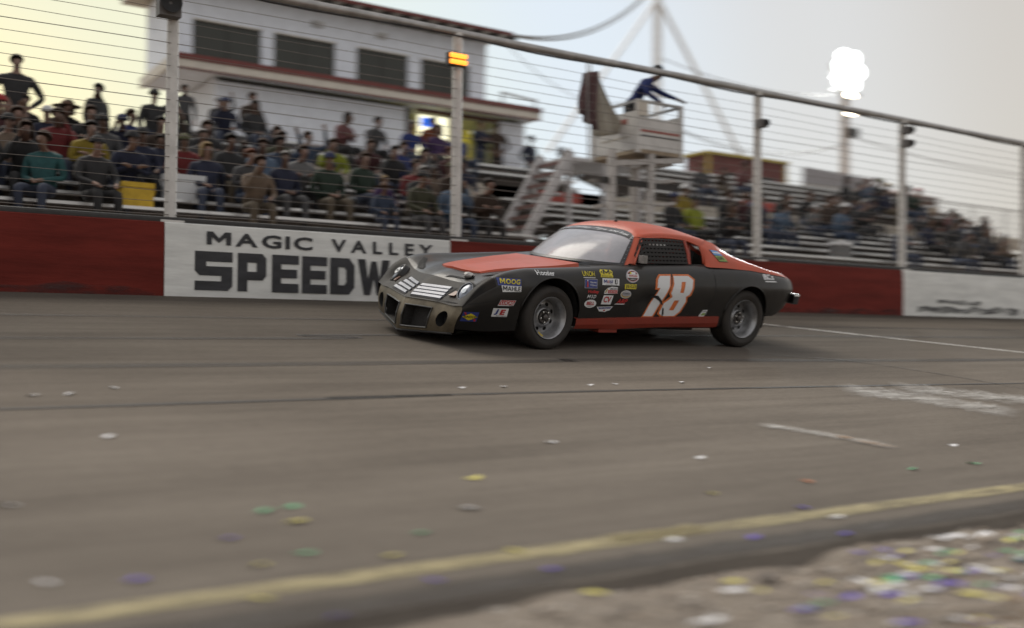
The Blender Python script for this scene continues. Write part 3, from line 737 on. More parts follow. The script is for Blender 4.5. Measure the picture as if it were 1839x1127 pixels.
# ------------------------------------------------------------------ race car
CAR_MW = RB @ Matrix.Translation((5.7080554, 8.80294229, 0)) @ Matrix.Rotation(R(2.40443), 4, 'Z')
car = empty('race_car', label='battered black and orange stock car with white number 18 on its door', cat='race car', mw=CAR_MW)
def paint(name, col, dust, rough=.32, coat=.5):
    m = bpy.data.materials.new(name); m.use_nodes = True; n, l = m.node_tree.nodes, m.node_tree.links; b = n['Principled BSDF']
    t = n.new('ShaderNodeTexCoord')
    no = n.new('ShaderNodeTexNoise'); no.inputs['Scale'].default_value = 3.2; no.inputs['Detail'].default_value = 7; no.inputs['Roughness'].default_value = .7; l.new(t.outputs['Object'], no.inputs[0])
    rp = n.new('ShaderNodeValToRGB'); l.new(no.outputs[0], rp.inputs[0])
    rp.color_ramp.elements[0].position = .38; rp.color_ramp.elements[0].color = (*col, 1)
    rp.color_ramp.elements[1].position = .75; rp.color_ramp.elements[1].color = (*dust, 1)
    # chips and scratches
    mp = n.new('ShaderNodeMapping'); mp.inputs['Scale'].default_value = (2, 2, 9); l.new(t.outputs['Object'], mp.inputs[0])
    n2 = n.new('ShaderNodeTexNoise'); n2.inputs['Scale'].default_value = 9; n2.inputs['Detail'].default_value = 8; n2.inputs['Roughness'].default_value = .8; l.new(mp.outputs[0], n2.inputs[0])
    r2 = n.new('ShaderNodeMapRange'); r2.inputs[1].default_value = .69; r2.inputs[2].default_value = .74; l.new(n2.outputs[0], r2.inputs[0])
    mx = n.new('ShaderNodeMix'); mx.data_type = 'RGBA'; l.new(r2.outputs[0], mx.inputs[0]); l.new(rp.outputs[0], mx.inputs[6]); mx.inputs[7].default_value = (.16, .145, .13, 1)
    l.new(mx.outputs[2], b.inputs['Base Color'])
    rr = n.new('ShaderNodeMapRange'); rr.inputs[3].default_value = rough-.06; rr.inputs[4].default_value = rough+.16; l.new(no.outputs[0], rr.inputs[0]); l.new(rr.outputs[0], b.inputs['Roughness'])
    b.inputs['Coat Weight'].default_value = coat; b.inputs['Coat Roughness'].default_value = .16; b.inputs['Specular IOR Level'].default_value = .32
    n3 = n.new('ShaderNodeTexNoise'); n3.inputs['Scale'].default_value = 2.6; n3.inputs['Detail'].default_value = 2; l.new(t.outputs['Object'], n3.inputs[0])
    bp = n.new('ShaderNodeBump'); bp.inputs['Strength'].default_value = .35; bp.inputs['Distance'].default_value = .035
    l.new(n3.outputs[0], bp.inputs['Height']); l.new(bp.outputs[0], b.inputs['Normal'])
    return m
P_BLACK = paint('paint_black', (.012, .0115, .0115), (.024, .021, .018), .40, .28)
P_ORANGE = paint('paint_orange', (.47, .075, .032), (.40, .085, .045), .42, .16)
P_SILL = paint('paint_sill_red', (.24, .030, .016), (.17, .03, .018), .5, .2)
P_BRONZE = mat('valance_bronze', (.145, .122, .085), .38, metal=.6, var=.35, scale=5, bump=.1, bscale=8)
M_UNDER = mat('underbody', (.016, .015, .014), .85)
M_TYRE = mat('tyre_rubber', (.020, .018, .016), .78, var=.35, scale=7, col2=(.032, .026, .021))
M_RIM = mat('rim_silver', (.33, .33, .335), .36, metal=.7, var=.25, scale=9)
M_CHROME = mat('chrome', (.55, .54, .52), .2, metal=.9, var=.15, scale=6)
M_GRILLE = mat('grille_silver', (.19, .20, .23), .42, metal=.3, var=.12)
M_HOLE = mat('opening_black', (.010, .010, .010), .8)

ST = {  # station: eight half-section points (half width, height)
-.96: [(.69, .19), (.75, .28), (.795, .36), (.80, .39), (.795, .405), (.76, .415), (.40, .400), (0, .380)],
-.80: [(.74, .185), (.80, .30), (.845, .42), (.852, .50), (.838, .56), (.77, .605), (.42, .505), (0, .500)],
-.60: [(.79, .18), (.84, .32), (.885, .48), (.887, .58), (.867, .660), (.77, .708), (.44, .615), (0, .630)],
-.35: [(.83, .18), (.87, .34), (.915, .52), (.917, .63), (.89, .712), (.77, .755), (.50, .685), (0, .695)],
0.:   [(.86, .18), (.90, .36), (.935, .54), (.93, .65), (.90, .735), (.78, .778), (.56, .725), (0, .735)],
.45:  [(.85, .19), (.89, .36), (.925, .55), (.92, .67), (.888, .772), (.79, .806), (.62, .768), (0, .768)],
.90:  [(.84, .20), (.88, .37), (.918, .56), (.912, .68), (.882, .79), (.80, .836), (.72, .832), (0, .832)],
1.5:  [(.84, .21), (.878, .38), (.918, .58), (.91, .70), (.88, .80), (.80, .862), (.70, .865), (0, .865)],
2.1:  [(.845, .23), (.885, .40), (.93, .60), (.925, .71), (.89, .825), (.80, .888), (.70, .89), (0, .89)],
2.7:  [(.86, .26), (.90, .42), (.945, .63), (.935, .73), (.90, .835), (.815, .895), (.66, .905), (0, .91)],
3.05: [(.865, .36), (.90, .48), (.937, .635), (.925, .72), (.885, .815), (.80, .865), (.62, .88), (0, .885)],
3.25: [(.855, .36), (.885, .48), (.92, .64), (.908, .72), (.865, .80), (.775, .842), (.60, .86), (0, .865)],
3.42: [(.84, .44), (.865, .52), (.89, .635), (.88, .71), (.835, .785), (.75, .822), (.55, .84), (0, .845)],
3.58: [(.79, .54), (.81, .58), (.83, .635), (.825, .69), (.79, .755), (.71, .795), (.5, .815), (0, .82)],
}
SK = sorted(ST); SA = np.array([ST[k] for k in SK])
def station(s):
    s = min(max(s, SK[0]), SK[-1]); i = max(0, min(len(SK)-2, int(np.searchsorted(SK, s))-1))
    x0, x1 = SK[i], SK[i+1]; h = x1-x0; t = (s-x0)/h
    def slope(j):
        if j == 0: return (SA[1]-SA[0])/(SK[1]-SK[0])
        if j == len(SK)-1: return (SA[-1]-SA[-2])/(SK[-1]-SK[-2])
        return (SA[j+1]-SA[j-1])/(SK[j+1]-SK[j-1])
    m0, m1 = slope(i)*h, slope(i+1)*h
    return (2*t**3-3*t*t+1)*SA[i]+(t**3-2*t*t+t)*m0+(-2*t**3+3*t*t)*SA[i+1]+(t**3-t*t)*m1
NPROF = 50
def warp(s, y):
    k = 1 if s < -.7 else max(0, 1-(s+.7)/.8); k = k*k*(3-2*k)
    return s+.025*k-.15*k*(1-min(1, abs(y)/.85)**1.0)
def damage(x, y, z):
    """the crumpled left front corner of the hood line and the door dent"""
    z -= .060*math.exp(-(((x+.83)/.115)**2+((abs(y)-.63)/.105)**2)) if z > .40 and abs(y) > .4 else 0
    k = min(1, max(0, (-.25-x)/.5)); z += .020*k*max(-1, min(1, y/.8))
    if y < 0:
        d = math.exp(-(((x+.62)/.16)**2+((y+.62)/.12)**2)); z -= .030*d
        d = math.exp(-(((x-1.24)/.16)**2+((z-.50)/.10)**2)); y += .022*d if y < -.8 else 0
        d = math.exp(-(((x+.30)/.10)**2+((z-.70)/.05)**2)); y += .02*d if y < -.8 else 0
    return x, y, z
S_ = np.concatenate([np.linspace(-.96, -.55, 34)[:-1], np.linspace(-.55, 3.58, 168)])
RA = .352
ARCH = [(0.0, .345), (2.745, .345)]
def body_side(sgn):
    rows = []; tags = []
    for s in S_:
        pr = cr(station(s), NPROF)
        row = []
        for j, (y, z) in enumerate(pr):
            if j == NPROF-1: y = 0.
            x = warp(s, y); row.append(damage(x, sgn*y, z))
        rows.append(row)
    return np.array(rows)
P_NOSE = mat('nose_urethane', (.011, .010, .0095), .55, var=.35, scale=5, spec=.16, col2=(.020, .016, .013))
def build_body():
    mb = MB()
    for sgn in (-1, 1):
        P = body_side(sgn); n, m = P.shape[:2]
        side = np.zeros((n, m), bool); side[:, :int(m*.62)] = True
        inside = np.zeros((n, m), bool)
        for ax, az in ARCH:
            d = np.hypot(P[:, :, 0]-ax, P[:, :, 2]-az)
            low = (np.abs(P[:, :, 0]-ax) < RA*.985) & (P[:, :, 2] < az)
            inside |= side & ((d < RA) | low)
        Q = P.copy(); keep = []
        for i in range(n-1):
            for j in range(m-1):
                c = [(i, j), (i, j+1), (i+1, j+1), (i+1, j)]
                ins = [inside[a] for a in c]
                xm = P[i, j, 0]; ym = abs(P[i, j, 1])
                if all(ins): continue
                if 1.02 < xm < 2.95 and ym < .765 and j > m*.6: continue      # open cabin
                if xm >= .62 and xm <= 1.02 and ym < .765*(xm-.52)/.5 and j > m*.6 and xm > .60+.40*(ym/.72)**2: continue
                for a, q in zip(c, ins):
                    if q:
                        ax, az = min(ARCH, key=lambda A: abs(P[a][0]-A[0]))
                        dx, dz = P[a][0]-ax, P[a][2]-az
                        if dz < 0: Q[a][0] = ax+math.copysign(RA, dx)
                        else:
                            r_ = math.hypot(dx, dz) or 1; Q[a][0] = ax+dx*RA/r_; Q[a][2] = az+dz*RA/r_
                keep.append((i*m+j, i*m+j+1, (i+1)*m+j+1, (i+1)*m+j))
        allv = [q for r_ in Q for q in r_]
        isn = lambda f: S_[f[0]//m] < -.665 and f[0] % m >= 25
        mb.add(allv, [f for f in keep if not isn(f)]); mb.add(allv, [f for f in keep if isn(f)], 1)
        tail = [Q[-1, j] for j in range(m)]
        mb.add(tail+[(tail[0][0], 0, tail[0][2])], [tuple(range(m+1))])
    me = mb.mesh('body', [P_BLACK, P_NOSE], smooth=True)
    bm = bmesh.new(); bm.from_mesh(me)
    bmesh.ops.remove_doubles(bm, verts=bm.verts, dist=.0006)
    bmesh.ops.dissolve_degenerate(bm, edges=bm.edges, dist=.0004)
    loose = [v for v in bm.verts if not v.link_faces]; bmesh.ops.delete(bm, geom=loose, context='VERTS')
    bmesh.ops.recalc_face_normals(bm, faces=bm.faces)
    bm.to_mesh(me); bm.free()
    me.polygons.foreach_set('use_smooth', [True]*len(me.polygons)); me.set_sharp_from_angle(angle=R(38))
    return me
body_me = build_body()
def split_mesh(me, name, keep):
    bm = bmesh.new(); bm.from_mesh(me)
    bmesh.ops.delete(bm, geom=[f for f in bm.faces if f.material_index != keep], context='FACES')
    for f in bm.faces: f.material_index = 0
    m2 = me.copy(); m2.name = name; bm.to_mesh(m2); bm.free(); m2.set_sharp_from_angle(angle=R(38)); return m2
body = link('body', split_mesh(body_me, 'body', 0), car)
nose = link('nose_cover', split_mesh(body_me, 'nose_cover', 1), car); nose.data.materials[0] = P_NOSE
bmt = bmesh.new(); bmt.from_mesh(body_me); BVH = BVHTree.FromBMesh(bmt); bmt.free()
def on_side(x, z, off=.004, sgn=-1):
    h, nrm, _, _ = BVH.ray_cast(Vector((x, 2.0*sgn, z)), Vector((0, -sgn, 0)), 1.9)
    if h is None:
        return Vector((x, sgn*(.92+off), z))
    if nrm.y*sgn < 0: nrm = -nrm
    return h+nrm*off
def on_top(x, y, off=.004):
    h, nrm, _, _ = BVH.ray_cast(Vector((x, y, 2.0)), Vector((0, 0, -1)), 1.9)
    if h is None: return Vector((x, y, .8))
    if nrm.z < 0: nrm = -nrm
    return h+nrm*off

# wheel wells, floor pan, chassis
for ax, az in ARCH:
    for sg in (-1, 1):
        mb = MB(); n = 24; rows = []
        for k in range(n+1):
            a = -.35+(math.pi+.7)*k/n
            rows.append([(ax+(RA+.012)*math.cos(a), sg*y, max(az+(RA+.012)*math.sin(a), .22)) for y in (.50, .86)])
        mb.grid(rows); mb.add([(ax+.36*math.cos(-.35+(math.pi+.7)*k/n), sg*.5, max(.22, az+.36*math.sin(-.35+(math.pi+.7)*k/n))) for k in range(n+1)], [tuple(range(n+1))])
        mb.build('wheel_well', M_UNDER, car)
        mb = MB(); pts = []
        for k in range(29):
            a = .14+(math.pi-.28)*k/28; x, z = ax+RA*math.cos(a), az+RA*math.sin(a)
            p = on_side(x, z+.004, .0, sg); pts.append((x, p.y, z))
        mb.tube(pts, .009, 6); mb.build('arch_lip', P_BLACK, car, smooth=True)
mb = MB(); mb.box(.40, 2.36, -.80, .80, .22, .25); mb.box(-.70, .40, -.45, .45, .20, .24); mb.box(2.36, 3.35, -.48, .48, .30, .33)
mb.build('floor_pan', M_UNDER, car)
mb = MB()
for sg in (-1, 1):
    mb.bar((-.62, sg*.55, .19), (-.02, sg*.62, .20), .05, .04); mb.bar((-.50, sg*.30, .22), (0, sg*.66, .20), .05, .04); mb.bar((.35, sg*.5, .22), (0, sg*.66, .20), .05, .04)
    mb.tube([(0, sg*.35, .33), (0, sg*.72, .322)], .04, 8)
mb.tube([(2.745, -.72, .322), (2.745, .72, .322)], .05, 10); mb.tube([(2.745, -.0, .322), (1.2, 0, .34)], .04, 8)
mb.build('suspension', M_UNDER, car)
mb = MB(); mb.tube([(.6, -.45, .20), (1.6, -.5, .19), (2.2, -.62, .19)], .035, 8); mb.build('exhaust_pipe', M_DARK, car)
for sg in (-1, 1):
    mb = MB(); rows = []
    for x in np.linspace(.33, 2.33, 26):
        o_ = .012*math.sin(x*5)
        rows.append([(x, sg*.80, .205), (x, sg*(.868+.004*math.sin(x*9)), .198+o_*.4+(x-.33)*.018), (x, sg*.888, .245+(x-.33)*.015), (x, sg*.893, .300+(x-.33)*.022), (x, sg*.85, .312+(x-.33)*.022)])
    mb.grid(rows); mb.build('rocker_panel', P_SILL, car)
MB().box(.66, .90, -.86, -.70, .165, .20).build('jacking_plate', P_SILL, car)

# front valance with ducts
VZ0 = lambda a: .068+.085*min(1, abs(a))
def val_pt(u, v):
    a = min(1, abs(u)); yb, yt = .70*u, .80*u
    zb, zt = VZ0(u), .380+.028*min(1, a*1.3)
    y = yb+(yt-yb)*v; z = zb+(zt-zb)*v+.020*u
    xb = -.975-.165*(1-a); xt = -.930-.145*(1-a)
    x = xb+(xt-xb)*v-.028*math.sin(math.pi*v)
    if a > .92: x += (a-.92)*.30
    return x, y, z
mb = MB(); NU, NV = 101, 25; us = np.linspace(-1, 1, NU); vs_ = np.linspace(0, 1, NV)
P = [[val_pt(u, v) for v in vs_] for u in us]
fs_ = []; inside = {}
Q = [[list(p) for p in r_] for r_ in P]
def rect_in(u, v): return .075 < abs(u) < .545 and .13 < v < .78
for i, u in enumerate(us):
    for j, v in enumerate(vs_):
        du, dv = (abs(u)-.775)*.78/.072, (v-.47)*.25/.068
        inside[i, j] = math.hypot(du, dv) < 1
        if inside[i, j]:
            r_ = math.hypot(du, dv) or 1e-3
            un_, vn_ = math.copysign(.775+du/r_*.072/.78, u), .47+dv/r_*.068/.25
            Q[i][j] = list(val_pt(un_, vn_))
for i in range(NU-1):
    for j in range(NV-1):
        c = [(i, j), (i+1, j), (i+1, j+1), (i, j+1)]
        if all(inside[a] for a in c): continue
        if rect_in((us[i]+us[i+1])/2, (vs_[j]+vs_[j+1])/2): continue
        fs_.append(tuple(a*NV+b for a, b in c))
mb.add([q for r_ in Q for q in r_], fs_)
mb.grid([[val_pt(u, 0), (val_pt(u, 0)[0]+.22, val_pt(u, 0)[1], val_pt(u, 0)[2]+.015)] for u in us])
mb.grid([[val_pt(u, 1), (val_pt(u, 1)[0]+.05, val_pt(u, 1)[1], val_pt(u, 1)[2]+.006)] for u in us])
valance = mb.build('front_valance', P_BRONZE, car, smooth=True, angle=35)
M_MESH = mat('radiator_mesh', (.022, .020, .019), .7, var=.5, scale=60)
for sg in (-1, 1):
    mb = MB(); a = [val_pt(sg*u, v) for u, v in ((.075, .13), (.545, .13), (.545, .78), (.075, .78))]
    b = [(p[0]+.11, p[1], p[2]) for p in a]
    mb.add(b, [(0, 1, 2, 3)]); mb.grid([[p, q] for p, q in zip(a+a[:1], b+b[:1])])
    duct = mb.build('air_intake', M_MESH, valance)
    mb = MB(); mb.tube([Vector(val_pt(sg*u, v))+Vector((-.006, 0, 0)) for u, v in ((.07, .12), (.30, .115), (.55, .12), (.555, .46), (.55, .79), (.30, .795), (.07, .79), (.068, .46))], .0085, 6, closed=True)
    mb.build('intake_frame', mat('frame_dark_metal', (.10, .10, .10), .35, metal=.7), valance)
    mb = MB(); rows = []
    for k in range(25):
        t = 2*math.pi*k/24; p = val_pt(sg*(.775+math.cos(t)*.074/.78), .47+math.sin(t)*.07/.25)
        rows.append([p, (p[0]+.02, p[1]*.99, p[2]), (p[0]+.10, p[1]*.985, p[2])])
    mb.grid(rows); mb.add([r_[2] for r_ in rows[:-1]], [tuple(range(24))]); mb.build('brake_duct', M_HOLE, valance)
mb = MB(); mb.tube([Vector(val_pt(u, 0))+Vector((.0, 0, -.006)) for u in np.linspace(-.98, .98, 41)], .011, 6); mb.build('chin_strip', M_RUBBER, valance)

# grilles, headlights, turn signals on the nose
def nose_s(s, y, off=.0):      # point on the sloping nose from station and half width
    x = warp(s, y); return on_top(x, y, off)
def nose_z(y, z, off=0.):      # march up the slope to a wanted height
    lo, hi = -.95, -.45
    for _ in range(18):
        md = (lo+hi)/2
        if nose_s(md, y).z < z: lo = md
        else: hi = md
    return nose_s((lo+hi)/2, y, off)
for sg in (-1, 1):
    mb = MB(); ysg = np.linspace(.05, .47 if sg < 0 else .40, 12); zs_ = np.linspace(.394, .512, 8); gk = .025 if sg < 0 else .07
    mb.grid([[nose_z(sg*y, z+gk*(y-.05), .003) for z in zs_] for y in ysg])
    g = mb.build('grille', M_HOLE, car)
    for k in range(4):
        z0 = .402+.028*k
        mb = MB(); rows = []
        for y in ysg:
            yy = sg*min(max(y-.016*k*(1 if y < .3 else 1.3), .03), .46 if sg < 0 else .39)
            zc = z0+gk*(y-.05)
            a, b_ = nose_z(yy, zc, .002), nose_z(yy, zc+.023, .002); o1 = nose_z(yy, zc+.003, .012); o2 = nose_z(yy, zc+.020, .015)
            rows.append([a, o1, o2, b_])
        mb.grid(rows)
        for e_ in (rows[0], rows[-1]): mb.add(e_, [(0, 1, 2, 3)])
        mb.build('bar', M_GRILLE, g)
def disc_frame(c, nrm, upv=(0, 0, 1)):
    nrm = Vector(nrm).normalized(); a = Vector(upv).cross(nrm).normalized(); b = nrm.cross(a); return a, b, nrm
M_LENS = mat('headlight_lens', (.20, .22, .26), .22, metal=.25, var=.45, scale=14, coat=.3)
for sg in (-1, 1):
    c = on_top(-.80, sg*.635, .0); a, b, nn = disc_frame(c, (-.74, sg*.24, .63))
    c = c+nn*.022
    mb = MB()
    prof = [(1.22, -.05), (1.15, .000), (1.08, .010), (.98, .004), (.95, -.014)]
    rows = [[c+a*math.cos(t)*.076*r_+b*math.sin(t)*.104*r_+nn*h for r_, h in prof] for t in np.linspace(0, 2*math.pi, 33)]
    mb.grid(rows); hl = mb.build('headlight', P_BLACK if sg < 0 else P_BLACK, car, smooth=True)
    mb = MB(); prof = [(.96, -.010), (.80, .004), (.5, .012), (.05, .015)]
    rows = [[c+a*math.cos(t)*.076*r_+b*math.sin(t)*.104*r_+nn*h for r_, h in prof] for t in np.linspace(0, 2*math.pi, 33)]
    mb.grid(rows); mb.build('lens', M_LENS, hl, smooth=True)
    mb = MB(); rows = [[c+a*math.cos(t)*.076*r_+b*math.sin(t)*.104*r_+nn*.013 for r_ in (.97, .91)] for t in np.linspace(0, 2*math.pi, 33)]; mb.grid(rows); mb.build('trim_ring', M_LENS, hl)
    if sg > 0:   # white oval sticker with black band
        mb = MB(); mb.add([c+a*math.cos(t)*.066+b*(.02+math.sin(t)*.040)+nn*.019 for t in np.linspace(0, 2*math.pi, 25)[:-1]], [tuple(range(24))]); mb.build('oval_sticker', mat('decal_white', (.68, .69, .70), .4), hl)
        for p0, p1 in ((-.036, -.004), (.004, .040)): MB().add([c+a*p+b*q+nn*.021 for p, q in ((p0, .012), (p1, .012), (p1, .028), (p0, .028))], [(0, 1, 2, 3)]).build('black_bar', mat('decal_black', (.015, .015, .016), .45), hl, fix=False)
    else:
        mb = MB(); mb.add([c+a*(-.006+math.cos(t)*.022)+b*(math.sin(t)*.030)+nn*.019 for t in np.linspace(0, 2*math.pi, 17)[:-1]], [tuple(range(16))]); mb.build('bulb_sticker', mat('decal_ice', (.60, .66, .72), .2), hl)
    # turn signal
    q = [nose_z(sg*y, z+.012*sg, .006) for y, z in ((.505, .462), (.56, .462), (.572, .500), (.517, .502))]
    mb = MB(); mb.add(q+[p+Vector((-.007, 0, .007)) for p in q], [(4, 5, 6, 7), (0, 1, 5, 4), (1, 2, 6, 5), (2, 3, 7, 6), (3, 0, 4, 7)])
    mb.build('turn_signal', mat('signal_amber', (.16, .085, .06), .35, var=.5, scale=30), car)

# hood: raised orange panel with a step along its sides
def hood_z(x, y): return on_top(max(x, -.62), y).z
mb = MB(); xs_ = np.linspace(-.47, .58, 24); rows = []
def hood_w(x): t = (x+.47)/1.13; return .34+.20*min(1, t*1.5)
for x in xs_:
    t = (x+.47)/1.13; w_ = hood_w(x); h = .010+.026*min(1, t*1.25)**.8
    row = []
    for j, u in enumerate(np.linspace(-1, 1, 23)):
        y = u*w_; z = on_top(x-.09*(1-u*u)*(1-t), y).z
        base = .732+.108*min(1.04, t) if False else z
        row.append((x-.10*(1-u*u)*(1-t)+.08*(u*u)*0, y, base+h+.004*(1-u*u)))
    l_, r_ = row[0], row[-1]
    row = [(l_[0], l_[1]-.012, hood_z(l_[0], l_[1]-.012)-.004)]+row+[(r_[0], r_[1]+.012, hood_z(r_[0], r_[1]+.012)-.004)]
    rows.append(row)
mb.grid(rows)
for e_ in (rows[0], rows[-1]):
    mb.grid([[p, (p[0], p[1], p[2]-.07)] for p in e_])
hood = mb.build('hood', P_ORANGE, car, smooth=True, angle=28)
# crumpled tape and torn gap at the hood's front corner
mb = MB(); jr = random.Random(4)
c0 = on_top(-.60, -.36, .03)
vs2 = []
for k in range(7):
    for j in range(9):
        a = 2*math.pi*j/9; rr_ = (.045+.02*jr.random())*math.sin(math.pi*(k+.5)/7)
        vs2.append((c0.x+math.cos(a)*rr_*1.0, c0.y+(k-3)*.022, c0.z-.012+math.sin(a)*rr_*.55))
mb.add(vs2, [(k*9+j, k*9+(j+1) % 9, (k+1)*9+(j+1) % 9, (k+1)*9+j) for k in range(6) for j in range(9)])
mb.build('duct_tape', mat('duct_tape', (.30, .29, .28), .5, metal=.2, var=.4, scale=30), car)
def dark_patch(name, pts, m=M_HOLE, off=.004, top=True):
    P_ = [on_top(x, y, off) if top else on_side(x, y, off) for x, y in pts]
    c = sum(P_, Vector())/len(P_); mb = MB(); mb.add(P_+[c], [(i, (i+1) % len(P_), len(P_)) for i in range(len(P_))]); return mb.build(name, m, car, fix=False)
dark_patch('torn_gap', [(-.52, -.44), (-.40, -.50), (-.22, -.555), (-.05, -.60), (-.10, -.64), (-.30, -.635), (-.46, -.58)])
dark_patch('torn_gap', [(-.66, .40), (-.60, .46), (-.55, .55), (-.47, .64), (-.50, .68), (-.60, .60), (-.67, .50)])
dark_patch('torn_gap', [(-.74, -.14), (-.70, -.20), (-.68, -.30), (-.65, -.40), (-.64, -.38), (-.66, -.26), (-.69, -.17)])

# ---- greenhouse built from boundary curves (left side, mirrored)
def coons(c0, c1, d0, d1):
    """c0/c1 run along u at v=0/1, d0/d1 run along v at u=0/1"""
    n, m = len(c0), len(d0); c0, c1, d0, d1 = map(np.array, (c0, c1, d0, d1)); out = np.zeros((n, m, 3))
    for i in range(n):
        u = i/(n-1)
        for j in range(m):
            v = j/(m-1)
            out[i, j] = (1-v)*c0[i]+v*c1[i]+(1-u)*d0[j]+u*d1[j]-((1-u)*(1-v)*c0[0]+u*(1-v)*c0[-1]+(1-u)*v*c1[0]+u*v*c1[-1])
    return out
mir = lambda pts: [(p[0], -p[1], p[2]) for p in pts]
WB = [(.58, 0, .832), (.66, -.36, .832), (.82, -.60, .834), (1.02, -.735, .840)]        # windshield base
WH = [(1.33, 0, 1.196), (1.315, -.30, 1.188), (1.275, -.50, 1.163), (1.235, -.605, 1.128)]   # header
AP = [(1.02, -.735, .840), (1.10, -.695, .955), (1.18, -.645, 1.06), (1.235, -.605, 1.128)]  # windshield edge of pillar
AO = [(1.105, -.795, .850), (1.185, -.740, .964), (1.265, -.684, 1.066), (1.325, -.645, 1.118)] # window edge of pillar
RAIL = [(1.325, -.645, 1.118), (1.60, -.648, 1.145), (1.92, -.655, 1.135), (2.12, -.685, 1.085)]  # top of side window
WR = [(2.12, -.685, 1.085), (2.135, -.73, 1.0), (2.125, -.775, .90)]                      # rear edge of side window
ROOFE = [(1.235, -.605, 1.128), (1.34, -.585, 1.172), (1.62, -.585, 1.198), (1.95, -.590, 1.190), (2.28, -.600, 1.152)]  # roof crown edge
def lim(pts, n): return cr(pts, n)
# roof
full_header = lim(mir(WH)[::-1][:-1]+WH, 25)
rear_head = lim([(2.28, .60, 1.152), (2.36, .35, 1.172), (2.39, 0, 1.178), (2.36, -.35, 1.172), (2.28, -.60, 1.152)], 25)
eL = lim(ROOFE, 20); eR = lim(mir(ROOFE), 20)
RP = coons(full_header, rear_head, eR, eL)
for i in range(25):
    for j in range(20):
        u, v = i/24*2-1, j/19; RP[i, j, 2] += .034*(1-u*u)*math.sin(math.pi*v)**.8
mb = MB(); mb.grid(RP); roof = mb.build('roof', P_ORANGE, car, smooth=True)
mb = MB(); p = RP[12, 6]; mb.lathe([(.02, 0), (.018, .012), (.004, .02), (.003, .05)], 8, 'Z', p); mb.build('roof_antenna', M_RUBBER, roof)
mb = MB(); mb.grid([[(p[0], p[1], p[2]-.016) for p in r_[1:-1]] for r_ in RP[1:-1]]); mb.build('headliner', M_UNDER, roof)
# windshield glass
M_SCREEN = mat('windshield_lexan', (.58, .58, .62), .16, alpha=.62, var=.12, scale=3)
baseF = lim(mir(WB)[::-1][:-1]+WB, 33); headF = lim(mir(WH)[::-1][:-1]+WH, 33)
WS = coons(baseF, headF, lim(mir(AP), 16), lim(AP, 16))
for i in range(33):
    for j in range(16):
        u, v = i/32*2-1, j/15; WS[i, j] += np.array([-.035, 0, .02])*(1-u*u)*math.sin(math.pi*v)
def ws_pt(u, v, off=.006):    # u -1 right .. 1 left
    a = (u+1)/2*32; b_ = v*15; i, j = min(int(a), 31), min(int(b_), 14); s, t = a-i, b_-j
    p = (1-s)*(1-t)*WS[i, j]+s*(1-t)*WS[i+1, j]+(1-s)*t*WS[i, j+1]+s*t*WS[i+1, j+1]
    du = WS[i+1, j]-WS[i, j]; dv = WS[i, j+1]-WS[i, j]; n_ = np.cross(du, dv); n_ /= np.linalg.norm(n_)
    if n_[2] < 0: n_ = -n_
    return p+n_*off
mb = MB(); mb.grid(WS); screen = mb.build('windshield', M_SCREEN, car, smooth=True)
mb = MB()
bw_u, bw_v = .055, .05
for seg_, rows in (('t', [[ws_pt(u, v) for v in np.linspace(.79, 1, 6)] for u in np.linspace(-1, 1, 41)]),
                   ('l', [[ws_pt(u, v) for u in np.linspace(.925, 1, 4)] for v in np.linspace(.0, .79, 20)]),
                   ('r', [[ws_pt(-u, v) for u in np.linspace(.95, 1, 4)] for v in np.linspace(.0, .79, 20)]),
                   ('b', [[ws_pt(u, v) for v in np.linspace(0, .045, 3)] for u in np.linspace(-.95, .925, 41)])):
    mb.grid(rows)
mb.build('windshield_border', mat('border_black', (.035, .034, .036), .35), screen, fix=False)
for uu in (-.16, .06, .27):
    mb = MB(); mb.grid([[ws_pt(uu+d+.04*v, v, -.012) for d in (-.012, .012)] for v in np.linspace(.04, .87, 14)]); mb.build('centre_brace', M_DARK, screen)
v, f = fit_text('Magic Valley Pipe and Steel', 1.42, .105, bold=.022, shear=.1)
for vv, ff in islands(v, f): MB().add([ws_pt(-.78+p*1.06, .812+q*1.0, .009) for p, q in vv], ff).build('letter', mat('decal_white', (.68, .69, .70), .4), screen, fix=False)
for (u0, v0) in ((.865, .79), (.888, .825), (.865, .86)):
    MB().add([ws_pt(u0+a, v0+b, .009) for a, b in ((0, 0), (.024, 0), (.024, .034), (0, .034))], [(0, 1, 2, 3)]).build('check_sticker', mat('decal_white', (.68, .69, .70), .4), screen, fix=False)
